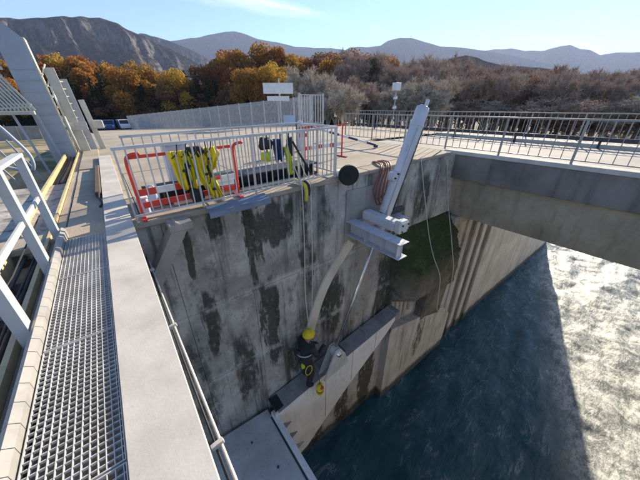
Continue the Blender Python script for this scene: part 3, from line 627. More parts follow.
# ------------------------------------------------------------------ road bridge
BX0, BX1 = 10.0, 17.2
def bridge():
    t = thing('road_bridge', 'grey concrete road bridge crossing the bay beyond the hydraulic cylinder', 'bridge', (13.5, 4.9, -2))
    y1, y0 = 5.35, -42
    for i, (a, b) in enumerate([(-42, -30), (-30, -18), (-18, -6.5), (-6.5, 5.35)]):
        obj('fascia', box(B(), (BX0, a+.004, -.78), (BX0+.35, b-.004, .06), .012), 'conc_fascia', t)
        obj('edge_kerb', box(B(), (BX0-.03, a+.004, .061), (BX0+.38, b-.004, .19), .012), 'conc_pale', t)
        obj('girder', hexa(B(), [(BX0+.55, a+.004, -2.35), (BX0+1.2, a+.004, -2.35), (BX0+1.2, b-.004, -2.35), (BX0+.55, b-.004, -2.35), (BX0+.18, a+.004, -.781), (BX0+1.5, a+.004, -.781), (BX0+1.5, b-.004, -.781), (BX0+.18, b-.004, -.781)]), 'conc_bridge', t)
    for gx in (BX0+3.0, BX0+5.6): obj('girder', box(B(), (gx, y0, -2.35), (gx+.7, y1, -.79)), 'conc_bridge', t)
    obj('deck', box(B(), (BX0+.36, y0, -.78), (BX1, y1, .05)), 'asphalt', t)
    obj('road_surface', box(B(), (BX0+.39, y0, .051), (BX1-1.3, 9.29, .10)), 'asphalt', t)
    obj('pavement', box(B(), (BX1-1.29, y0, .051), (BX1, 9.29, .24), .02), 'conc_pale', t)
    obj('bearing_seat', box(B(), (BX0+.3, 4.45, -2.75), (BX1-.3, 5.3, -2.36), .02), 'conc_grey', t)
bridge()
def railing(name, label, x, ya, yb, zb, h, step, group, post_step, mat='galv_dull', axis='y', ycon=0):
    """vertical-bar railing: every baluster is a part"""
    A = (lambda s, z, o=0: (x+o, s, z)) if axis == 'y' else (lambda s, z, o=0: (s, ycon+o, z+dz(s)-dz(ya)))
    t = thing(name, label, 'railing', A((ya+yb)/2, zb), group)
    obj('top_rail', bar(B(), A(ya-.03, zb+h), A(yb+.03, zb+h), .055, .045), mat, t); obj('bottom_rail', bar(B(), A(ya, zb+.1), A(yb, zb+.1), .04, .03), mat, t)
    n = max(1, round((yb-ya)/post_step)); ps = [ya+(yb-ya)*i/n for i in range(n+1)]
    post0 = bal0 = None
    for s in ps: obj('post', bar(B(), A(s, zb), A(s, zb+h-.024), .06, .025, (1, 0, 0)), mat, t)
    for a, b in zip(ps, ps[1:]):
        m = max(1, round((b-a)/step))
        for k in range(1, m):
            s = a+(b-a)*k/m
            if bal0 is None: bal0 = obj('baluster', bar(B(), A(s, zb+.116), A(s, zb+h-.024), .018, .018, (1, 0, 0)), mat, t); s0 = s
            else: q = Vector(A(s, 0))-Vector(A(s0, 0)); dup(bal0, t, q)
    return t
railing('bridge_railing', 'long grey bar railing on the bay side of the road bridge', BX0+.12, -7.6, 11.0, .19, 1.12, .25, None, 1.9)
railing('bridge_railing', 'long grey bar railing on the far side of the road bridge', BX1-.15, -9, 17, .24, 1.12, .24, None, 2.0)
o = thing('dark_beam', 'dark steel beam along the far kerb of the bridge road', 'guard rail', (BX1-1.5, 4, .1))  # dark beam set along the dark line at the far kerb
obj('beam', box(B(), (BX1-1.56, -12, .36), (BX1-1.48, 16, .52), .02), 'steel_dark', o)
for y in np.arange(-10, 16, 3.): obj('post', box(B(), (BX1-1.47, y, .1), (BX1-1.39, y+.08, .50)), 'steel_dark', o)

# ------------------------------------------------------------------ railings and kit on the pier deck
railing('pier_railing', 'galvanised bar railing along the pier edge above the stained wall', 0, .05, 4.25, dz(.05)+.005, 1.14, .125, None, 1.05, 'galv', 'x', 4.93)
railing('pier_railing', 'galvanised bar railing set back behind the red barrier', 0, .25, 4.3, dz(.25)+.005, 1.16, .16, None, 1.35, 'galv', 'x', 6.6)
railing('return_railing', 'short galvanised railing closing the right end of the pier enclosure', 4.33, 5.05, 6.5, dz(4.3)+.005, 1.14, .16, None, .72, 'galv')
def work_barrier(x0, x1, y, label, sign):
    t = thing('work_barrier', label, 'barrier', ((x0+x1)/2, y, dz(x0)))
    for x in (x0, x1):
        z = dz(x)+.012
        f = obj('end_frame', tube(B(), smooth_path([(x, y-.02, z), (x, y-.02, z+.5), (x, y-.02, z+.9), (x+.06, y-.02, z+1.0), (x+.2, y-.02, z+1.02)], 4), .026, 10), 'red', t, True)
        obj('foot', bar(B(), (x, y-.28, z+.012), (x, y+.28, z+.012), .06, .024), 'red', t)
    n = 6; L = (x1-x0-.06)/n
    for k in range(n):
        a = x0+.03+k*L; b = a+L-.001
        for zz, hh, ms in ((.36, .11, ('red', 'white_plastic')), (.95, .05, ('red', 'red'))):
            m = ms[k % 2]
            obj('board' if hh > .1 else 'rail', hexa(B(), [(a, y, dz(a)+zz), (b, y, dz(b)+zz), (b, y+.02, dz(b)+zz), (a, y+.02, dz(a)+zz), (a, y, dz(a)+zz+hh), (b, y, dz(b)+zz+hh), (b, y+.02, dz(b)+zz+hh), (a, y+.02, dz(a)+zz+hh)]), m, t)
    if sign:
        s = obj('name_board', hexa(B(), [(x1-.62, y-.016, dz(x1)+.27), (x1-.06, y-.016, dz(x1)+.27), (x1-.06, y-.004, dz(x1)+.27), (x1-.62, y-.004, dz(x1)+.27), (x1-.62, y-.016, dz(x1)+.40), (x1-.06, y-.016, dz(x1)+.40), (x1-.06, y-.004, dz(x1)+.40), (x1-.62, y-.004, dz(x1)+.40)]), 'white_plastic', t)
        obj('name_strip', bar(B(), (x1-.42, y-.018, dz(x1)+.335), (x1-.12, y-.018, dz(x1)+.335), .03, .003, (0, 1, 0)), 'cabinet', s)
        obj('lower_board', bar(B(), (x0+.05, y+.01, dz(x0)+.20), (x1-.05, y+.01, dz(x1)+.20), .02, .10), 'red', t)
work_barrier(.16, 1.85, 5.12, 'red and white work barrier with a name board behind the pier railing', True)
work_barrier(4.7, 6.2, 6.9, 'faded red work barrier standing past the end of the pier railing', False)
def deck_kit():
    # dark beam added where the deck has a dark open trench
    t = thing('trench_stand_in', 'long dark steel beam standing in for the open deck trench behind the railing', 'beam', (2.5, 5.85, dz(2.5)))
    x0, x1 = .55, 4.2; a, b = dz(x0)+.012, dz(x1)+.012
    for nm, z0, z1, w in (('flange', 0, .03, .30), ('web', .031, .25, .05), ('flange', .251, .28, .30)): obj(nm, hexa(B(), [(x0, 5.85-w, a+z0), (x1, 5.85-w, b+z0), (x1, 5.85+w, b+z0), (x0, 5.85+w, a+z0), (x0, 5.85-w, a+z1), (x1, 5.85-w, b+z1), (x1, 5.85+w, b+z1), (x0, 5.85+w, a+z1)]), 'steel_dark', t)
    for x in np.arange(.6, 4.2, .38):
        zz = dz(x)+.012
        obj('stiffener', box(B(), (x, 5.57, zz+.032), (x+.02, 5.79, zz+.25)), 'steel_dark', t)
    t = thing('timber_plank', 'pale timber plank lying in front of the dark trench beam', 'plank', (2.4, 5.35, dz(2)))
    obj('plank', bar(B(), (.7, 5.43, dz(.7)+.035), (3.4, 5.40, dz(3.4)+.035), .14, .045), 'gantry_beige', t); obj('strap', bar(B(), (2.0, 5.34, dz(2)+.06), (2.0, 5.48, dz(2)+.06), .05, .006), 'black', t)
    # control cabinet
    t = thing('control_cabinet', 'pale grey steel control cabinet behind the red barrier', 'cabinet', (1.05, 6.2, dz(1)))
    z = dz(1); obj('plinth', box(B(), (.86, 6.12, z+.004), (1.26, 6.40, z+.08)), 'steel_dark', t); bd = obj('body', box(B(), (.84, 6.10, z+.081), (1.28, 6.42, z+.98), .012), 'cabinet', t)
    dr = obj('door', box(B(), (.87, 6.085, z+.13), (1.25, 6.099, z+.94), .004), 'cabinet', t); obj('handle', box(B(), (1.19, 6.06, z+.5), (1.21, 6.084, z+.62)), 'black', dr); obj('roof', box(B(), (.82, 6.07, z+.981), (1.30, 6.44, z+1.0)), 'cabinet', t)
    # jerrycan
    t = thing('plastic_canister', 'pale blue plastic canister with a black cap by the red barrier post', 'canister', (.36, 5.55, dz(.3)))
    z = dz(.3); bm = box(B(), (.25, 5.45, z+.005), (.49, 5.63, z+.36), .04); obj('body', bm, 'pale_blue', t); obj('cap', tube(B(), [(.31, 5.54, z+.36), (.31, 5.54, z+.42)], .035, 12), 'black', t); obj('grip', tube(B(), smooth_path([(.37, 5.54, z+.35), (.38, 5.54, z+.41), (.44, 5.54, z+.41), (.46, 5.54, z+.35)], 4), .014, 8), 'pale_blue', t, True)
    t = thing('plastic_canister', 'pale blue box leaning against the corner post beside the kerb beam', 'canister', (.1, 5.3, dz(.1)))
    z = dz(.1)+.003; obj('body', box(B(), (.13, 5.22, z), (.30, 5.40, z+.28), .03), 'pale_blue', t); obj('lid', box(B(), (.125, 5.215, z+.281), (.305, 5.405, z+.31), .01), 'white_plastic', t)
deck_kit()
def soft_bag(bm, c, r, n=1, seed=0, flat=1.):
    """lumpy sack: noisy ellipsoid"""
    res = bmesh.ops.create_icosphere(bm, subdivisions=3, radius=1); rr = random.Random(seed)
    ph = [rr.uniform(0, 6) for _ in range(6)]
    for v in res['verts']:
        p = v.co.copy(); k = 1+.10*math.sin(5*p.x+ph[0]+3*p.z)+.09*math.sin(6*p.y+ph[1])*math.cos(4*p.z+ph[2])+.05*math.sin(11*p.z+ph[3]+4*p.x)
        sq = max(abs(p.x), abs(p.y), abs(p.z)); k *= (1/sq)**.35
        v.co = Vector((c[0]+p.x*r[0]*k, c[1]+p.y*r[1]*k, c[2]+p.z*r[2]*k))
    return bm
def drape(x, y, zt, w, l, lean, seed):
    '''hanging cloth: folds deepen towards the hem; closed shell'''
    bm = B(); nu, nv = 22, 16; r = random.Random(seed); p1, p2 = r.uniform(0, 6), r.uniform(0, 6); F = []; Bk = []
    for j in range(nv+1):
        v = j/nv; a_, b_ = [], []
        ww = w*(.75+.35*math.sin(v*2.6+.3)*.8); cx = x+lean*l*v+.015*math.sin(v*7+p1)
        for i in range(nu+1):
            u = i/nu-.5; fd = (.018+.03*v)*math.sin(u*19+p1+v*2.5)+.012*math.sin(u*41+p2-v*5)+.022*math.sin(v*9+u*4+p2)
            hem = .05*math.sin(u*9+p2)*v; th = .028*(1-(2*u)**4)
            a_.append(bm.verts.new((cx+u*ww, y+fd-th, zt-l*v-hem))); b_.append(bm.verts.new((cx+u*ww, y+fd*.6+th+.01, zt-l*v-hem)))
        F.append(a_); Bk.append(b_)
    for j in range(nv):
        for i in range(nu): bm.faces.new((F[j][i], F[j+1][i], F[j+1][i+1], F[j][i+1])); bm.faces.new((Bk[j][i], Bk[j][i+1], Bk[j+1][i+1], Bk[j+1][i]))
        bm.faces.new((F[j][0], Bk[j][0], Bk[j+1][0], F[j+1][0])); bm.faces.new((F[j][nu], F[j+1][nu], Bk[j+1][nu], Bk[j][nu]))
    for i in range(nu): bm.faces.new((F[0][i], F[0][i+1], Bk[0][i+1], Bk[0][i])); bm.faces.new((F[nv][i], Bk[nv][i], Bk[nv][i+1], F[nv][i+1]))
    bmesh.ops.recalc_face_normals(bm, faces=bm.faces); return bm
def gear():
    z = dz(1.1)
    Y0 = 5.01
    t = thing('yellow_workwear', 'bundle of yellow work jackets with black straps hung on pier railing', 'workwear', (1.1, Y0, z))
    for k, (x, yy, w, l, ang, z0, m) in enumerate([(.86, 5.02, .30, .62, .18, 1.0, 'yellow'), (1.14, 5.0, .26, .78, .30, .98, 'yellow'), (1.40, 5.04, .34, .36, -.2, 1.02, 'yellow'), (1.30, 4.99, .20, .42, .16, .52, 'yellow'), (1.0, 5.06, .26, .5, .05, 1.0, 'lime')]):
        bg = obj('jacket', drape(x, yy, z+z0, w, l, ang, k), m, t, True)
        obj('strap', tube(B(), smooth_path([Vector((x-w*.3, yy-.06, z+z0-.1)), Vector((x, yy-.07, z+z0-.02)), Vector((x+.03, 4.955, z+1.13))], 4), .010, 6), 'black', bg, True)
        obj('buckle', box(B(), (x+ang*l*.5-.03, yy-.085, z+z0-l*.5-.02), (x+ang*l*.5+.03, yy-.07, z+z0-l*.5+.02)), 'black', bg)
    for (px_, py_, pz, a3, sd2) in [(1.16, 5.02, .97, (.14, .07, .09), 9), (1.05, 5.04, .20, (.12, .08, .13), 10), (.98, 5.0, .60, (.045, .05, .22), 11), (1.34, 5.01, .58, (.05, .05, .16), 12)]: obj('dark_pouch', soft_bag(B(), (px_, py_, z+pz), a3, seed=sd2), 'black', t, True)
    t = thing('climbing_kit', 'climbing kit with yellow helmet and dark blue bag hung on pier railing', 'climbing kit', (2.75, Y0, dz(2.7)))
    z = dz(2.7)
    obj('helmet', soft_bag(B(), (2.50, 5.05, z+.70), (.11, .09, .10), seed=3), 'lime', t, True); obj('dark_pouch', soft_bag(B(), (2.52, 5.06, z+.95), (.15, .07, .12), seed=4), 'black', t, True)
    obj('blue_bag', drape(2.80, 5.08, z+1.02, .22, .42, .05, 5), 'blue', t, True); obj('lanyard', drape(2.98, 5.04, z+.86, .13, .55, .15, 6), 'lime', t, True); obj('dark_pouch', soft_bag(B(), (3.08, 5.07, z+.86), (.09, .05, .20), seed=8), 'black', t, True)
    for x in (2.52, 2.82, 3.02): obj('strap', tube(B(), [(x, 5.0, z+1.13), (x, 5.03, z+.8)], .013, 6), 'black', t)
    obj('lanyard_pole', tube(B(), [(3.0, 4.83, z+.98), (3.42, 4.80, z+.30)], .024, 8), 'black', t, True)
gear()
def ropes():
    # two access ropes from the railing, over an edge protector and down the wall to the worker
    t = thing('edge_protector', 'yellow and black rope edge protector folded over the pier coping', 'rope protector', (3.3, 4.85, dz(3.3)))
    z = dz(3.3); obj('pad', tube(B(), smooth_path([(3.24, 5.2, z+.06), (3.25, 5.0, z+.05), (3.27, 4.83, z+.02), (3.28, 4.78, z-.12), (3.28, 4.80, z-.34)], 4), .045, 8), 'rope_yellow', t, True)
    obj('pad_stripe', tube(B(), smooth_path([(3.31, 5.05, z+.06), (3.34, 4.85, z+.06), (3.36, 4.785, z-.06), (3.36, 4.80, z-.22)], 4), .035, 8), 'black', t, True)
    for k, x in enumerate((3.17, 3.40)):
        r = thing('access_rope', ['pale access rope hanging from the railing down to the worker', 'second pale access rope beside the edge protector hanging to the worker'][k], 'rope', (x, 4.8, z))
        top = [(3.05+.2*k, 4.95, z+.55), (3.14+.2*k, 4.9, z+.25), (x, 4.80, z+.08), (x, 4.78, z-.15)]
        pts = top+[(x+.01, 4.77, -1.5), (x-.03, 4.74, -3.0), (3.16+.06*k, 4.62, -4.2), (3.10+.05*k, 4.52, -5.0)]
        obj('rope_line', tube(B(), smooth_path(pts, 6), .013, 6), 'rope', r, True)
    # slack line looping over the mossy corbel
    lp = thing('slack_line', 'slack pale line looping down the wall over the mossy corbel', 'rope', (8.2, 4.7, .1))
    P = [atY(q[0], q[1], yy) for q, yy in (((421, 157), 4.86), ((424, 190), 4.80), ((429, 235), 4.45), ((434, 258), 3.95), ((440, 277), 3.80), ((438, 300), 3.8), ((437, 309), 3.8), ((441, 312), 3.8), ((447, 300), 3.8), ((453, 272), 3.8), ((452, 245), 3.9), ((448, 200), 4.8), ((447, 160), 4.83))]
    obj('rope_line', tube(B(), smooth_path([Vector(p) for p in P], 6), .014, 6), 'rope', lp, True)
ropes()
def lamp_disc():
    t = thing('rubber_buffer', 'round black disc on a small white bracket at the pier edge', 'buffer', (4.5, 4.7, dz(4.5)))
    z = dz(4.5)
    bm = tube(B(), [(4.44, 4.62, z+.06), (4.50, 4.74, z+.07)], .25, 24); bmesh.ops.bevel(bm, geom=[e for e in bm.edges if len(e.link_faces) == 2 and max(len(f.verts) for f in e.link_faces) > 4], offset=.025, segments=2, affect='EDGES'); obj('disc', bm, 'black_rubber', t)
    obj('hub', tube(B(), [(4.432, 4.605, z+.06), (4.439, 4.619, z+.06)], .05, 16), 'black_rubber', t)
    obj('bracket', box(B(), (4.30, 4.80, z+.005), (4.56, 5.0, z+.16), .015), 'white_plastic', t); obj('arm', bar(B(), (4.5, 4.86, z+.10), (4.58, 4.77, z+.06), .05, .05), 'white_plastic', t)
lamp_disc()

# ------------------------------------------------------------------ rope access worker
def skin_body(name, verts, edges, radii, parent, mats, assign, root=0):
    me = bpy.data.meshes.new(name); me.from_pydata([Vector(v) for v in verts], edges, []); o = bpy.data.objects.new(name, me); COL.objects.link(o)
    sk = o.modifiers.new('skin', 'SKIN'); sb = o.modifiers.new('sub', 'SUBSURF'); sb.levels = 2; sb.render_levels = 2
    if not me.skin_vertices:
        me.attributes  # the Skin modifier added its layer
    for i, r in enumerate(radii): d = me.skin_vertices[0].data[i]; d.radius = (r if isinstance(r, tuple) else (r, r)); d.use_root = (i == root)
    bpy.context.view_layer.update(); dg = bpy.context.evaluated_depsgraph_get(); em = bpy.data.meshes.new_from_object(o.evaluated_get(dg)); bpy.data.objects.remove(o); bpy.data.meshes.remove(me)
    em.materials.clear()
    for m in mats: em.materials.append(M[m])
    for p in em.polygons: p.material_index = assign(p.center); p.use_smooth = True
    em.transform(Matrix.Translation(-wloc(parent))); ob = bpy.data.objects.new(name, em); COL.objects.link(ob); ob.parent = parent; return ob
def worker():
    bx, by, bz = 2.95, 4.50, -6.232+(2.95-1.8)*.148
    t = thing('person', 'worker in black with yellow helmet and harness hanging beside the gate arm', 'person', (bx, by, bz))
    # x forward (towards the clevis), y towards the wall; leans back slightly into the rope
    V = []; E = []; Rr = []
    def v(p, r, par=None):
        f = 1.4 if not (1.5 < p[2]) and (max(r) if isinstance(r, tuple) else r) > .03 else 1.0
        r = tuple(q*f for q in r) if isinstance(r, tuple) else r*f
        V.append((bx+p[0], by+p[1], bz+p[2])); Rr.append(r)
        if par is not None: E.append((par, len(V)-1))
        return len(V)-1
    pel = v((-.05, 0, .92), (.155, .13)); wst = v((-.05, 0, 1.08), (.14, .115), pel); ch = v((.0, 0, 1.30), (.17, .13), wst); sh = v((.03, 0, 1.44), (.13, .10), ch); nk = v((.06, 0, 1.54), .058, sh); hd = v((.09, 0, 1.63), (.085, .09), nk); ht = v((.10, 0, 1.74), (.08, .085), hd)
    v((.175, 0, 1.635), .022, hd)
    for s in (-1, 1):
        hp = v((-.05, s*.10, .86), .105, pel); kn = v((.09+.05*s, s*.16, .48), .072, hp); an = v((-.03+.06*s, s*.17, .10), .05, kn); v((.05+.06*s, s*.18, .045), .045, an); v((.15+.06*s, s*.185, .04), .035, len(V)-1)
        so = v((.03, s*.20, 1.42), .075, sh); el = v((.14, s*.30, 1.15), .053, so); wr = v((.34, s*.20, 1.12-.1*s), .038, el); pa = v((.41, s*.17, 1.12-.1*s), (.042, .025), wr)
        for k in range(4): f1 = v((.46, s*.17+(k-1.5)*.022, 1.11-.1*s), .0095, pa); v((.495-.006*abs(k-1.4), s*.165+(k-1.5)*.022, 1.08-.1*s), .0085, f1)
        th = v((.42, s*.17-s*.035, 1.14-.1*s), .011, pa); v((.455, s*.17-s*.05, 1.13-.1*s), .0095, th)
    def asg(c): return 1 if c.z > bz+1.56 and c.z < bz+1.78 else (2 if c.z < bz+.11 else 0)
    bd = skin_body('body', V, E, Rr, t, ['black', 'skin', 'black_rubber'], asg)
    def part(nm, bm, m, sm=True): return obj(nm, bm, m, t, sm)
    c = Vector((bx+.085, by, bz+1.69)); bm = B(); res = bmesh.ops.create_uvsphere(bm, u_segments=20, v_segments=12, radius=1)
    bmesh.ops.delete(bm, geom=[q for q in bm.verts if q.co.z < -.12], context='VERTS')
    for q in bm.verts: q.co = c+Vector((q.co.x*.16, q.co.y*.145, q.co.z*.15))
    hm = part('helmet', bm, 'yellow'); obj('peak', tube(B(), [c+Vector((.10, -.09, -.01)), c+Vector((.165, -.04, -.015)), c+Vector((.165, .04, -.015)), c+Vector((.10, .09, -.01))], .014, 8), 'yellow', hm, True); obj('chin_strap', tube(B(), smooth_path([c+Vector((.0, -.11, -.02)), c+Vector((.05, -.085, -.13)), c+Vector((.07, 0, -.17)), c+Vector((.05, .085, -.13)), c+Vector((.0, .11, -.02))], 4), .007, 6), 'black', hm, True)
    obj('red_mark', soft_bag(B(), c+Vector((-.10, -.07, -.03)), (.03, .03, .025), seed=2), 'red', hm, True)
    for sg in (-1, 1): part('eye', tube(B(), [c+Vector((.085, sg*.034, -.055)), c+Vector((.095, sg*.034, -.055))], .009, 8), 'black'); part('ear', soft_bag(B(), c+Vector((.0, sg*.088, -.06)), (.02, .012, .032), seed=7), 'skin')
    part('mouth', bar(B(), c+Vector((.083, -.022, -.115)), c+Vector((.083, .022, -.115)), .006, .006), 'red_hose')
    # harness
    def ring(z, rx, ry, r, m, cx=-.05): return part('harness_belt', tube(B(), [(bx+cx+rx*math.cos(a), by+ry*math.sin(a), bz+z) for a in np.linspace(0, 2*math.pi, 21)], r, 6), m)
    ring(1.03, .165, .165, .022, 'steel_dark'); 
    for s in (-1, 1):
        part('leg_loop', tube(B(), [(bx-.03+.12*math.cos(a), by+s*.115+.115*math.sin(a), bz+.78+.03*math.cos(a)) for a in np.linspace(0, 2*math.pi, 17)], .018, 6), 'steel_dark')
        part('shoulder_strap', tube(B(), smooth_path([(bx+.10, by+s*.09, bz+1.03), (bx+.155, by+s*.10, bz+1.30), (bx+.05, by+s*.11, bz+1.535), (bx-.12, by+s*.09, bz+1.35), (bx-.18, by+s*.06, bz+1.05)], 5), .014, 6), 'rope_yellow')
    part('carabiner', tube(B(), [(bx+.13+.03*math.cos(a), by, bz+1.06+.05*math.sin(a)) for a in np.linspace(0, 2*math.pi, 13)], .008, 6), 'chrome')
    for zz, rr_ in ((1.22, .205), (.62, 0)): 
        if rr_: part('reflective_strip', tube(B(), [(bx-.02+rr_*1.12*math.cos(a), by+rr_*.98*math.sin(a), bz+zz) for a in np.linspace(0, 2*math.pi, 21)], .016, 6), 'cabinet')
    part('back_pouch', soft_bag(B(), (bx-.21, by+.02, bz+1.2), (.05, .10, .12), seed=14), 'steel_dark'); part('rope_coil', tube(B(), smooth_path([(bx-.1+.1*math.sin(q*.9), by-.24, bz+.78+.16*math.cos(q*.9)) for q in range(16)], 3), .012, 6), 'rope_yellow')
    part('tool_pouch', soft_bag(B(), (bx-.19, by-.13, bz+.90), (.05, .05, .09), seed=1), 'lime'); part('radio', box(B(), (bx+.13, by-.13, bz+1.26), (bx+.17, by-.09, bz+1.38), .008), 'white_plastic')
    t.scale = (1.16, 1.16, 1.14)
    # yellow kit bag slung below on a lanyard in front of the arm
    k = thing('kit_bag', 'small yellow kit bag with red flap dangling below the worker', 'bag', (bx+.27, 4.12, bz-.25))
    z = bz-.02
    bm = tube(B(), [(bx+.22, 4.14, z-.34), (bx+.22, 4.14, z-.30), (bx+.23, 4.14, z-.05), (bx+.23, 4.14, z+.06)], [.085, .11, .115, .08], 14); bg = obj('sack', bm, 'yellow', k, True); obj('flap', soft_bag(B(), (bx+.24, 4.06, z+.0), (.06, .05, .07), seed=2), 'red', bg, True)
    obj('black_band', tube(B(), [(bx+.225, 4.14, z-.20), (bx+.225, 4.14, z-.16)], .118, 14), 'black', bg, True)
    obj('lanyard', tube(B(), smooth_path([(bx+.05, by-.12, bz+.95), (bx+.2, 4.2, bz+.45), (bx+.23, 4.14, z+.06)], 5), .009, 6), 'black', k, True); obj('tail', tube(B(), [(bx+.23, 4.14, z-.34), (bx+.25, 4.14, z-.6)], .008, 6), 'rope', k)
worker()

# ------------------------------------------------------------------ left: rake gantry and yard
def gantry():
    t = thing('rake_gantry', 'tall grey and beige steel gantry arm rising from the yard', 'gantry', (-1.9, 15, -.3))
    def q(x, y, Y): return Vector(atY(x, y, Y))
    # main box arm: leaning plate girder
    b0, b1 = Vector((-1.95, 15, -.5)), q(-12, 18, 15.); d = (b1-b0).normalized()
    ax = q(64, 153, 15.); ax.z = -.5; tp = q(7, 36, 15.)
    d = (tp-ax).normalized(); s = Vector((d.z, 0, -d.x))
    w = .35
    obj('main_arm', prism(B(), [ax-s*w, ax+s*w, tp+s*w*.95, tp+s*w*.2+d*.32, tp-s*w*1.0+d*.62], (0, .5, 0)), 'gantry_grey', t)
    obj('arm_flange', prism(B(), [ax+s*(w+.003), ax+s*(w+.06), tp+s*(w*.95+.06), tp+s*(w*.95+.003)], (0, .56, 0)), 'gantry_beige', t)
    for f in (.28, .62): c = ax+(tp-ax)*f; obj('joint_plate', prism(B(), [c-s*w-d*.03, c+s*w-d*.03, c+s*w+d*.03, c-s*w+d*.03], (0, -.02, 0)), 'gantry_grey', t)
    # guide column with rungs behind the arm
    for off, yo, top_f, wd, m in ((.72, .3, .80, .16, 'gantry_beige'), (1.0, .7, .72, .12, 'gantry_grey'), (1.32, .9, .55, .10, 'gantry_beige')):
        a = ax+s*off+Vector((0, yo, 0)); b = ax+(tp-ax)*top_f+s*off*.92+Vector((0, yo, 0)); obj('guide_column', bar(B(), a, b, wd*2, .14, (0, 1, 0)), m, t)
    for k in range(11):
        f = .1+.06*k; c = ax+(tp-ax)*f; obj('rung', bar(B(), c+s*.50+Vector((0, .25, 0)), c+s*.95+Vector((0, .65, 0)), .04, .04), 'gantry_beige', t)
    for k in range(9):
        f = .06+.085*k; c = ax+(tp-ax)*f; c2 = ax+(tp-ax)*(f+.085); obj('lacing', bar(B(), c+s*(w+.08)+Vector((0, .1, 0)), c2+s*.62+Vector((0, .28, 0)), .035, .035), 'gantry_beige', t)
    a = ax+(tp-ax)*.12+s*(w+.16); b = ax+(tp-ax)*.66+s*(w+.16); obj('ram', tube(B(), [a, a.lerp(b, .55)], .055, 10), 'gantry_beige', t, True); obj('ram_rod', tube(B(), [a.lerp(b, .55), b], .028, 8), 'chrome', t, True)
    for f in (.12, .2, .36, .44, .52, .70, .78): c = ax+(tp-ax)*f; obj('rib', bar(B(), c-s*w*.98+Vector((0, -.012, 0)), c+s*w*.98+Vector((0, -.012, 0)), .02, .03, (0, 0, 1)), 'gantry_grey', t)
    for f in (.05, .33): c = ax+(tp-ax)*f; obj('gusset_plate', box(B(), c+s*.6+Vector((-.12, .15, -.15)), c+s*.6+Vector((.5, .19, .15)), .01), 'gantry_beige', t)
    c = ax+(tp-ax)*.34+s*1.38; obj('hydraulic_block', box(B(), c+Vector((-.10, .75, -.22)), c+Vector((.28, 1.1, .10)), .03), 'gantry_beige', t)
    # sloping slatted apron and platform on the left
    for k in range(30):
        x = -4.6+k*.10; obj('slat', bar(B(), (x, 14.55, 1.50), (x-.62, 14.9, 2.75), .06, .03, (0, 1, 0)), 'gantry_beige', t)
    for f in (.15, .5, .85): obj('stringer', bar(B(), (-5.2-.62*f, 14.62+.35*f, 1.5+1.25*f), (-1.65-.62*f, 14.62+.35*f, 1.5+1.25*f), .05, .06), 'gantry_beige', t)
    obj('platform_beam', box(B(), (-5.2, 14.35, 1.36), (-1.72, 14.56, 1.48), .01), 'gantry_beige', t); obj('platform_beam', bar(B(), (-5.2, 14.2, 1.30), (-1.75, 14.3, 1.62), .05, .05), 'gantry_beige', t); obj('platform_deck', box(B(), (-5.2, 14.92, 1.40), (-2.0, 16.6, 1.47)), 'gantry_beige', t); obj('platform_rail', bar(B(), (-5.4, 14.95, 2.82), (-2.1, 14.95, 2.78), .08, .10), 'gantry_beige', t)
    for x in (-1.75, -2.35, -4.2): obj('platform_leg', bar(B(), (x+.30, 14.8, -.95), (x, 14.8, 1.36), .07, .07), 'gantry_grey', t)
    obj('hose', tube(B(), smooth_path([(-2.75, 14, 1.2), (-2.45, 13.7, .7), (-2.2, 13.5, .1), (-2.3, 13.4, -.35), (-2.8, 13.4, -.2), (-3.4, 13.5, .25)], 6), .05, 8), 'gantry_grey', t, True)
    for k in range(3): obj('pipe_bracket', bar(B(), (-2.2-.35*k, 14.1, -.9), (-2.7-.35*k, 14.1, .6-.1*k), .05, .05), 'gantry_grey', t)
gantry()
def yard():
    o = obj('yard_track', bar(B(), (-3.4, 9.5, -.72), (-9, 34, -1.2), 1.6, .08), 'asphalt'); tag(o, kind='structure')
    t = thing('yard_wall', 'low grey concrete wall at the back of the grassy yard', 'wall', (-12, 45, -2.5))
    for k in range(12):
        a = Vector((-2.8-k*2.5, 62+k*.3, -3.2)); obj('wall_panel', box(B(), a, a+Vector((-2.46, .2, 2.2)), .02), 'conc_grey', t)
    t = thing('timber_baulk', 'short dark timber baulk beside the kerb beam end', 'timber', (-.42, 9, 0))
    obj('baulk', box(B(), (-.47, 6.9, -.06), (-.365, 10.4, .06), .015), 'timber', t); obj('rope_end', tube(B(), smooth_path([(-.40, 6.9, .05), (-.41, 6.6, .0), (-.38, 6.35, -.04), (-.42, 6.2, -.06)], 5), .018, 6), 'black', t, True)
yard()

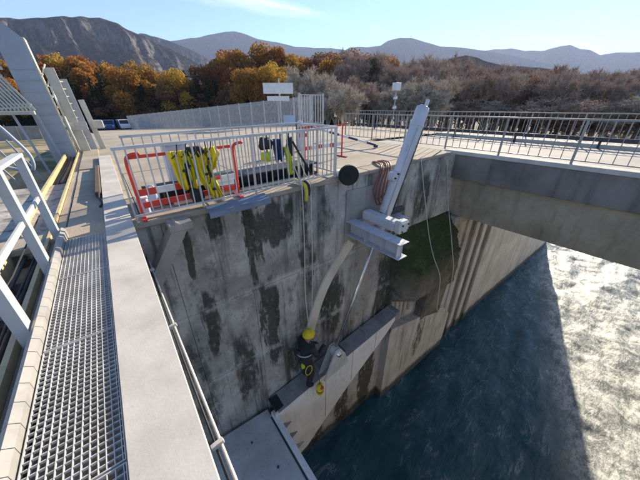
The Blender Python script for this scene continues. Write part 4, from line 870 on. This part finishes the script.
# ------------------------------------------------------------------ fence, signs, mast, vans
def fence():
    A = Vector((17.6, 24.4, 0)); Bv = Vector((5.2, 77.0, 0)); n = 22
    t = thing('palisade_fence', 'long tall pale grey palisade fence along the sloping access road', 'fence', (11, 50, -1))
    zt = lambda p: GZ(min(p.x, 9), p.y)
    H = 2.75
    for i in range(n+1):
        p = A.lerp(Bv, i/n); z = zt(p); obj('post', box(B(), (p.x-.05, p.y-.05, z-.1), (p.x+.05, p.y+.05, z+H+.06)), 'galv', t)
        if i < n:
            q = A.lerp(Bv, (i+1)/n); zq = zt(q); bm = B(); m = 20
            for k in range(1, m):
                c = p.lerp(q, k/m); zc = z+(zq-z)*k/m; bar(bm, (c.x, c.y, zc+.08), (c.x, c.y, zc+H), .05, .03, (1, 0, 0))
            tag(obj('pales', bm, 'galv', t), kind='stuff')
            for hh in (.35, H-.3): obj('rail', bar(B(), (p.x+.04, p.y, z+hh), (q.x+.04, q.y, zq+hh), .04, .05), 'galv', t)
            obj('plinth', bar(B(), (p.x, p.y, z+.02), (q.x, q.y, zq+.02), .12, .26), 'conc_pale', t)
    t = thing('bar_gate', 'pale grey tall bar gate closing the end of the long fence', 'gate', (18.6, 23.4, .1))
    p0, p1 = Vector((15.6, 23.6, 0)), Vector((18.2, 23.2, 0)); z = .05
    for p in (p0, p1, p0.lerp(p1, .03)): obj('gate_post', box(B(), (p.x-.06, p.y-.06, z-.2), (p.x+.06, p.y+.06, z+2.75)), 'galv', t)
    for k in range(1, 9): c = p0.lerp(p1, k/9); obj('bar', box(B(), (c.x-.045, c.y-.02, z+.12), (c.x+.045, c.y+.02, z+2.55)), 'galv', t)
    for hh in (.1, 2.6): obj('gate_rail', bar(B(), p0+Vector((0, 0, z+hh)), p1+Vector((0, 0, z+hh)), .05, .08), 'galv', t)
fence()
def signs():
    p = atZ(281.5, 127, .0); b = Vector((p[0], p[1], 0)); t = thing('notice_sign', 'two blank white notice boards on a single post before the fence', 'sign', b)
    k = 23.0/263*1.0; sc = np.dot(p-CC, fw)/263.0
    r = Vector(rt)
    obj('post', tube(B(), [b, b+Vector((0, 0, 3.75))], .06, 10), 'white_steel', t)
    def board(u0, u1, z0, z1, nm): 
        a = b+r*(u0*sc)-Vector((fw[0], fw[1], 0)).normalized()*.07
        e = b+r*(u1*sc)-Vector((fw[0], fw[1], 0)).normalized()*.07; dd = Vector((fw[0], fw[1], 0)).normalized()*.03
        obj(nm, hexa(B(), [a+Vector((0, 0, z0)), e+Vector((0, 0, z0)), e+dd+Vector((0, 0, z0)), a+dd+Vector((0, 0, z0)), a+Vector((0, 0, z1)), e+Vector((0, 0, z1)), e+dd+Vector((0, 0, z1)), a+dd+Vector((0, 0, z1))]), 'white_plastic', t)
    board(-15, 13, 2.62, 3.42, 'board'); board(-12, 9, 2.08, 2.45, 'lower_board')
    q = atZ(393, 119, .1); b2 = Vector((q[0]*.85, q[1]*.85, 0)); t = thing('instrument_mast', 'slim white mast with a box on top beyond the bridge railing', 'mast', b2)
    obj('pole', tube(B(), [b2+Vector((0, 0, -2.5)), b2+Vector((0, 0, 3.3))], .05, 8), 'white_steel', t); obj('box', box(B(), b2+Vector((-.45, -.3, 3.3)), b2+Vector((.45, .3, 4.1)), .03), 'white_plastic', t)
    for zz in (1.4, 2.4): obj('instrument', box(B(), b2+Vector((-.22, -.14, zz)), b2+Vector((.22, .14, zz+.28)), .03), 'white_plastic', t); obj('cross_arm', bar(B(), b2+Vector((-.35, 0, zz+.4)), b2+Vector((.35, 0, zz+.4)), .04, .04), 'white_steel', t)
    # lifting barrier arm and small signs on the deck beyond the enclosure
    t = thing('swing_barrier', 'striped white and blue swing barrier arm lowered across the deck', 'barrier', (7.2, 8.5, .15))
    a = Vector((5.9, 8.9, 1.05)); c = Vector((8.35, 7.3, .28)); n = 8
    for k in range(n): obj('arm_stripe', tube(B(), [a.lerp(c, k/n), a.lerp(c, (k+.995)/n)], .045, 8), ['white_plastic', 'blue'][k % 2], t)
    obj('pivot_post', box(B(), (5.82, 8.84, .10), (5.98, 9.0, 1.15), .02), 'cabinet', t); obj('rest', box(B(), (8.30, 7.24, .185), (8.42, 7.36, .28)), 'steel_dark', t)
    t = thing('road_plate', 'small red and white hazard plates on a dark post', 'sign', (5.6, 8.2, .1))
    obj('post', tube(B(), [(5.55, 8.6, .08), (5.55, 8.6, 1.15)], .035, 8), 'steel_dark', t)
    for z in (.62, .85): obj('plate', box(B(), (5.58, 8.5, z), (5.98, 8.52, z+.13)), 'red', t)
    obj('top_plate', box(B(), (5.0, 8.52, 1.12), (5.45, 8.54, 1.35)), 'pale_blue', t)
signs()
def van(loc, col, label, rz):
    t = thing('parked_van', label, 'van', loc, 'vans parked at the end of the access road'); t.rotation_euler = (0, 0, rz)
    def pt(nm, bm, m, par=t): me = bpy.data.meshes.new(nm); bm.to_mesh(me); bm.free(); return objm(nm, me, m, par)
    prof = [(-2.4, .35), (2.4, .35), (2.45, .95), (2.2, 1.12), (1.75, 1.2), (1.15, 1.95), (.9, 2.05), (-2.3, 2.05), (-2.45, 1.9)]
    bm = prism(B(), [(x, -.95, z) for x, z in prof], (0, 1.9, 0)); bmesh.ops.bevel(bm, geom=bm.edges[:], offset=.07, segments=2, affect='EDGES'); pt('body', bm, col)
    for y in (-.965, .945): pt('side_window', prism(B(), [(.25, y, 1.25), (1.5, y, 1.25), (1.05, y, 1.85), (.25, y, 1.85)], (0, .02, 0)), 'glass_dark')
    pt('windscreen', hexa(B(), [(1.74, -.8, 1.25), (1.74, .8, 1.25), (1.18, .75, 1.95), (1.18, -.75, 1.95), (1.78, -.8, 1.27), (1.78, .8, 1.27), (1.22, .75, 1.97), (1.22, -.75, 1.97)]), 'glass_dark')
    for y in (-.5, .5): pt('rear_window', box(B(), (-2.475, y-.35, 1.25), (-2.44, y+.35, 1.8)), 'glass_dark')
    for x in (-1.55, 1.55):
        for y in (-.88, .88): w = pt('wheel', tube(B(), [(x, y-.12, .35), (x, y+.12, .35)], .35, 16), 'black_rubber'); pt('rim', tube(B(), [(x, y-.13, .35), (x, y+.13, .35)], .2, 12), 'galv', w)
    for y in (-.7, .7): pt('headlight', box(B(), (2.36, y-.14, .85), (2.46, y+.14, 1.0), .01), 'white_plastic')
for (x, y, c, lab, rz) in [(-.6, 76, 'van_blue', 'dark blue van parked at the end of the access road', R(-80)), (1.7, 78, 'van_blue', 'blue van parked between the dark blue and the white van', R(-95)), (4.2, 78, 'van_white', 'white van parked nearest to the end of the palisade fence', R(-85))]: van((x, y, GZ(0, y)+.03), c, lab, rz)

# ------------------------------------------------------------------ trees
def leaf_cloud(n, lumps, size, seed):
    r = np.random.default_rng(seed); w = np.array([l[3]*l[4]*l[5] for l in lumps]); k = r.choice(len(lumps), n, p=w/w.sum()); Lm = np.array(lumps)[k]
    d = r.normal(size=(n, 3)); d /= np.linalg.norm(d, axis=1)[:, None]; rad = r.uniform(.25, 1.08, n)**.55
    c = Lm[:, :3]+d*rad[:, None]*Lm[:, 3:6]
    a = r.normal(size=(n, 3)); a /= np.linalg.norm(a, axis=1)[:, None]; b = np.cross(a, r.normal(size=(n, 3))); b /= np.linalg.norm(b, axis=1)[:, None]
    s = (size*r.uniform(.5, 1.4, n))[:, None]; v = np.stack([c-a*s, c+b*s*.6, c+a*s, c-b*s*.6], 1).reshape(-1, 3)
    me = bpy.data.meshes.new('crown'); me.from_pydata(v.tolist(), [], np.arange(4*n).reshape(-1, 4).tolist()); return me
def limbs(bm, h, seed, spread=.45, tips=None):
    r = random.Random(seed); tube(bm, [(0, 0, -.6), (.1, 0, h*.3), (.0, .15, h*.6), (.1, .1, h*.93)], [.26, .2, .12, .03], 7)
    for k in range(9):
        z = h*(.25+.065*k); a = k*2.4+r.random(); l = h*spread*(1.05-.07*k)*.62; e = (math.cos(a)*l, math.sin(a)*l, z+l*.75)
        tube(bm, [(0, 0, z), (e[0]*.5, e[1]*.5, z+l*.3), e], [.1, .06, .02], 5)
def broad(leafmat, seed, h=12., w=.42, n=4200, size=.26, bark='bark', base=.22):
    r = random.Random(seed); root = bpy.data.objects.new('proto', None); bm = B(); limbs(bm, h, seed)
    me = bpy.data.meshes.new('trunk'); bm.to_mesh(me); bm.free(); objm('trunk', me, bark, root)
    L = []
    for k in range(15):
        f = r.random(); z = h*(base+.1+(.93-base-.1)*f); rr = h*w*(1-.75*abs(f-.35))*.8; a = r.random()*6.28; q = rr*r.random()**.5
        s = h*r.uniform(.08, .15); L.append((math.cos(a)*q, math.sin(a)*q, z, s*1.1, s*1.1, s*1.05))
    L.append((0, 0, h*.93, h*.07, h*.07, h*.09))
    c = leaf_cloud(int(n*1.7), L, size*.8, seed); objm('crown', c, leafmat, root); return root
def conifer(seed, h=14., n=4200):
    root = bpy.data.objects.new('proto', None); bm = tube(B(), [(0, 0, -.5), (0, 0, h*.95)], [.25, .03], 7); me = bpy.data.meshes.new('trunk'); bm.to_mesh(me); bm.free(); objm('trunk', me, 'bark', root)
    r = random.Random(seed); L = []
    for k in range(26): f = k/26; z = h*(.1+.86*f); rr = h*.2*(1-f)**.8; a = k*2.4; s = h*.05*(1.25-f); L.append((math.cos(a)*rr*.8, math.sin(a)*rr*.8, z, s*1.7, s*1.7, s*.9)); L.append((0, 0, z, rr*.6+.15, rr*.6+.15, h*.04))
    objm('crown', leaf_cloud(n, L, .24, seed), 'leaf_green', root); return root
def bare(seed, bark, h=10., spread=.5, twig=2600):
    r = np.random.default_rng(seed); rr = random.Random(seed); root = bpy.data.objects.new('proto', None); bm = B(); ends = []
    def grow(p, d, l, rad, lv):
        q = p+d*l; m = p+d*l*.5+Vector((rr.gauss(0, .04), rr.gauss(0, .04), 0))*l; tube(bm, [p, m, q], [rad, rad*.8, rad*.55], 5 if lv > 1 else 4, False)
        ends.append((m, d, lv)); ends.append((q, d, lv))
        if lv >= 4: return
        for k in range(3 if lv else 5):
            ax = Vector((rr.gauss(0, 1), rr.gauss(0, 1), rr.gauss(0, .3))).normalized(); nd = (d+ax*spread*(1.0 if lv else 1.1)+Vector((0, 0, .22))).normalized(); grow(p+d*l*rr.uniform(.45, 1.), nd, l*rr.uniform(.6, .78), rad*.52, lv+1)
    grow(Vector((0, 0, -.4)), Vector((0, 0, 1)), h*.34, .17, 0)
    me = bpy.data.meshes.new('trunk'); bm.to_mesh(me); bm.free(); objm('trunk', me, bark, root)
    E = [e for e in ends if e[2] >= 2]; P = np.array([e[0][:] for e in E]); D = np.array([e[1][:] for e in E]); k = r.choice(len(E), twig*3)
    c = P[k]; d = D[k]+r.normal(size=(len(k), 3))*.85+np.array([0, 0, .35]); d /= np.linalg.norm(d, axis=1)[:, None]; l = r.uniform(.25, .85, len(k))[:, None]*h/11; s = np.cross(d, r.normal(size=(len(k), 3))); s /= np.linalg.norm(s, axis=1)[:, None]; s *= .028
    v = np.stack([c-s, c+s, c+d*l+s*.4, c+d*l-s*.4], 1).reshape(-1, 3); me = bpy.data.meshes.new('crown'); me.from_pydata(v.tolist(), [], np.arange(len(v)).reshape(-1, 4).tolist()); objm('crown', me, bark, root); return root
PROTO = {'orange': [broad('leaf_orange', s, 12, .40) for s in (1, 2, 3)], 'gold': [broad('leaf_gold', s, 12, .42) for s in (4, 5)], 'brown': [broad('leaf_brown', s, 12, .36, 2600, .24) for s in (6, 7)],
         'olive': [broad('leaf_olive', s, 12, .42, 3600) for s in (8,)], 'green': [conifer(s) for s in (11, 12)], 'pale': [bare(s, 'bark_pale') for s in (21, 22, 23)], 'dusky': [bare(s, 'bark_purple', 10, .5, 3000) for s in (31, 32, 33)]}
PHT = lambda p: max(v.co.z for ch in p.children for v in ch.data.vertices)
PH = {'orange': 12, 'gold': 12, 'brown': 12, 'olive': 12, 'green': 14, 'pale': 10.5, 'dusky': 10.5}
LAB = {'orange': ('autumn_tree', 'orange leaved autumn tree in the wood behind the access road', 'orange autumn trees'), 'gold': ('autumn_tree', 'golden yellow autumn tree in the wood behind the fence', 'golden autumn trees'),
       'brown': ('autumn_tree', 'thin russet brown leaved tree in the wood beyond the deck', 'russet trees'), 'olive': ('tree', 'dull olive green leafy tree among bare trees', 'olive trees'), 'green': ('evergreen_tree', 'dark evergreen conifer in the shaded wood', 'dark conifers'),
       'pale': ('bare_tree', 'pale grey bare branched tree beyond the railings', 'pale bare trees'), 'dusky': ('bare_tree', 'brownish bare tree in the wood beyond the railings', 'dusky bare trees')}
PHC = {}
def plant(kind, x, ytop, d, zb, wide=1., lab2=None):
    top = at_dist(x, ytop, d); h = top[2]-zb
    h *= 1.1 if kind in ('dusky', 'pale') else 1.
    if h < 2: return
    p = random.choice(PROTO[kind]); n, lab, grp = lab2 or LAB[kind]; o = thing(n, lab, 'tree', (top[0], top[1], zb), grp); s = h/PHC.setdefault(p.name, PHT(p)); o.scale = (s*wide, s*wide, s); o.rotation_euler = (0, 0, random.random()*6.28)
    for ch in p.children: c = ch.copy(); COL.objects.link(c); c.parent = o
prof = [(30, 60), (48, 53), (60, 50), (75, 53), (90, 56), (110, 62), (130, 58), (145, 66), (165, 69), (185, 64), (205, 63), (217, 57), (226, 46), (240, 48), (255, 51), (268, 40), (280, 46), (300, 54), (320, 50), (345, 49), (365, 50), (385, 53), (400, 58), (415, 61), (430, 60), (450, 61), (470, 67), (490, 70), (510, 69), (540, 67), (560, 69), (590, 71), (615, 72), (660, 74), (720, 74)]
prx, pry = zip(*prof)
def sky_y(x): return float(np.interp(x, prx, pry))
def pick(x, r):
    if x < 62: return 'orange' if r < .7 else 'gold'
    if x < 150: return ['gold', 'orange', 'gold', 'brown', 'green'][int(r*5)]
    if x < 185: return ['gold', 'green', 'orange'][int(r*3)]
    if x < 220: return ['green', 'green', 'brown', 'orange'][int(r*4)]
    if x < 300: return ['orange', 'gold', 'orange', 'brown', 'orange'][int(r*5)]
    if x < 400: return ['brown', 'brown', 'orange', 'olive', 'dusky'][int(r*5)]
    return ['dusky', 'dusky', 'pale', 'dusky', 'brown', 'dusky'][int(r*6)]
def woods():
    x = -30.
    while x < 690:                                # skyline row
        d = 104+12*random.random() if x < 300 else 96+30*random.random(); plant(pick(x, random.random()), x, sky_y(x)+random.uniform(-1, 5), d, -3.5 if x < 300 else -4.5); x += random.uniform(7, 12) if x < 300 else random.uniform(5, 8)
    x = -30.
    while x < 690:                                # middle row, lower
        k = pick(x, random.random()); k = 'green' if x < 320 and random.random() < .5 else k
        plant(k, x, sky_y(x)+(random.uniform(9, 22) if x < 330 else random.uniform(5, 14)), 92+8*random.random() if x < 330 else 80+20*random.random(), -3.5); x += random.uniform(8, 13) if x < 330 else random.uniform(6, 9)
    x = 40.
    while x < 330:                                # dark understorey in front
        cf = random.random() < .75; plant('green' if cf else 'brown', x, random.uniform(80, 98), 86+4*random.random(), -3.8, 1.5, ('evergreen_tree', 'short broad dark conifer at the foot of the wood behind the fence', 'short conifers at the foot of the wood') if cf else ('autumn_tree', 'low russet tree among short dark conifers behind the fence', 'low russet trees behind the fence')); x += random.uniform(6, 9)
    x = 312.
    while x < 690:                                # pale bare row on the bank
        plant('pale' if (x < 470 and random.random() < .8) else random.choice(['dusky', 'brown', 'dusky', 'dusky', 'olive']), x, random.uniform(80, 96) if x < 470 else random.uniform(84, 95), 52+18*random.random() if x < 440 else 88+16*random.random(), -4., 1.25); x += random.uniform(6, 10)
    x = 400.
    while x < 700:                                # low brush along the bank
        plant(random.choice(['dusky', 'dusky', 'brown', 'pale']), x, random.uniform(98, 108), 74+10*random.random(), -4.5, 2.6, ('bare_bush', 'low spreading bush on the bank behind the far bridge railing', 'low bushes on the bank')); x += random.uniform(9, 13)
    for x, y, d, k in [(505, 82, 90, 'gold'), (612, 88, 86, 'gold'), (632, 92, 84, 'gold'), (600, 91, 88, 'olive'), (305, 70, 60, 'pale'), (322, 78, 58, 'pale'), (270, 60, 84, 'gold'), (246, 66, 84, 'orange'), (120, 66, 88, 'gold'), (345, 88, 40, 'pale'), (170, 68, 90, 'gold')]: plant(k, x, y, d, -4)
woods()
def remove_protos():
    for l in PROTO.values():
        for p in l:
            for ch in list(p.children): bpy.data.objects.remove(ch)
            bpy.data.objects.remove(p)
remove_protos()

# ------------------------------------------------------------------ haze
def haze():
    g = bpy.data.materials.new('haze_air'); g.use_nodes = True; nt = g.node_tree; nt.nodes.clear(); out = nt.nodes.new('ShaderNodeOutputMaterial'); v = nt.nodes.new('ShaderNodeVolumePrincipled')
    v.inputs['Color'].default_value = (.55, .68, 1, 1); v.inputs['Density'].default_value = 9e-5; v.inputs['Anisotropy'].default_value = .2; nt.links.new(v.outputs[0], out.inputs['Volume']); M['haze_air'] = g
    o = obj('haze', box(B(), (-8200, -8200, -60), (8200, 8200, 1250)), 'haze_air'); tag(o, 'thin pale blue air over the whole valley', 'haze', kind='stuff')
haze()
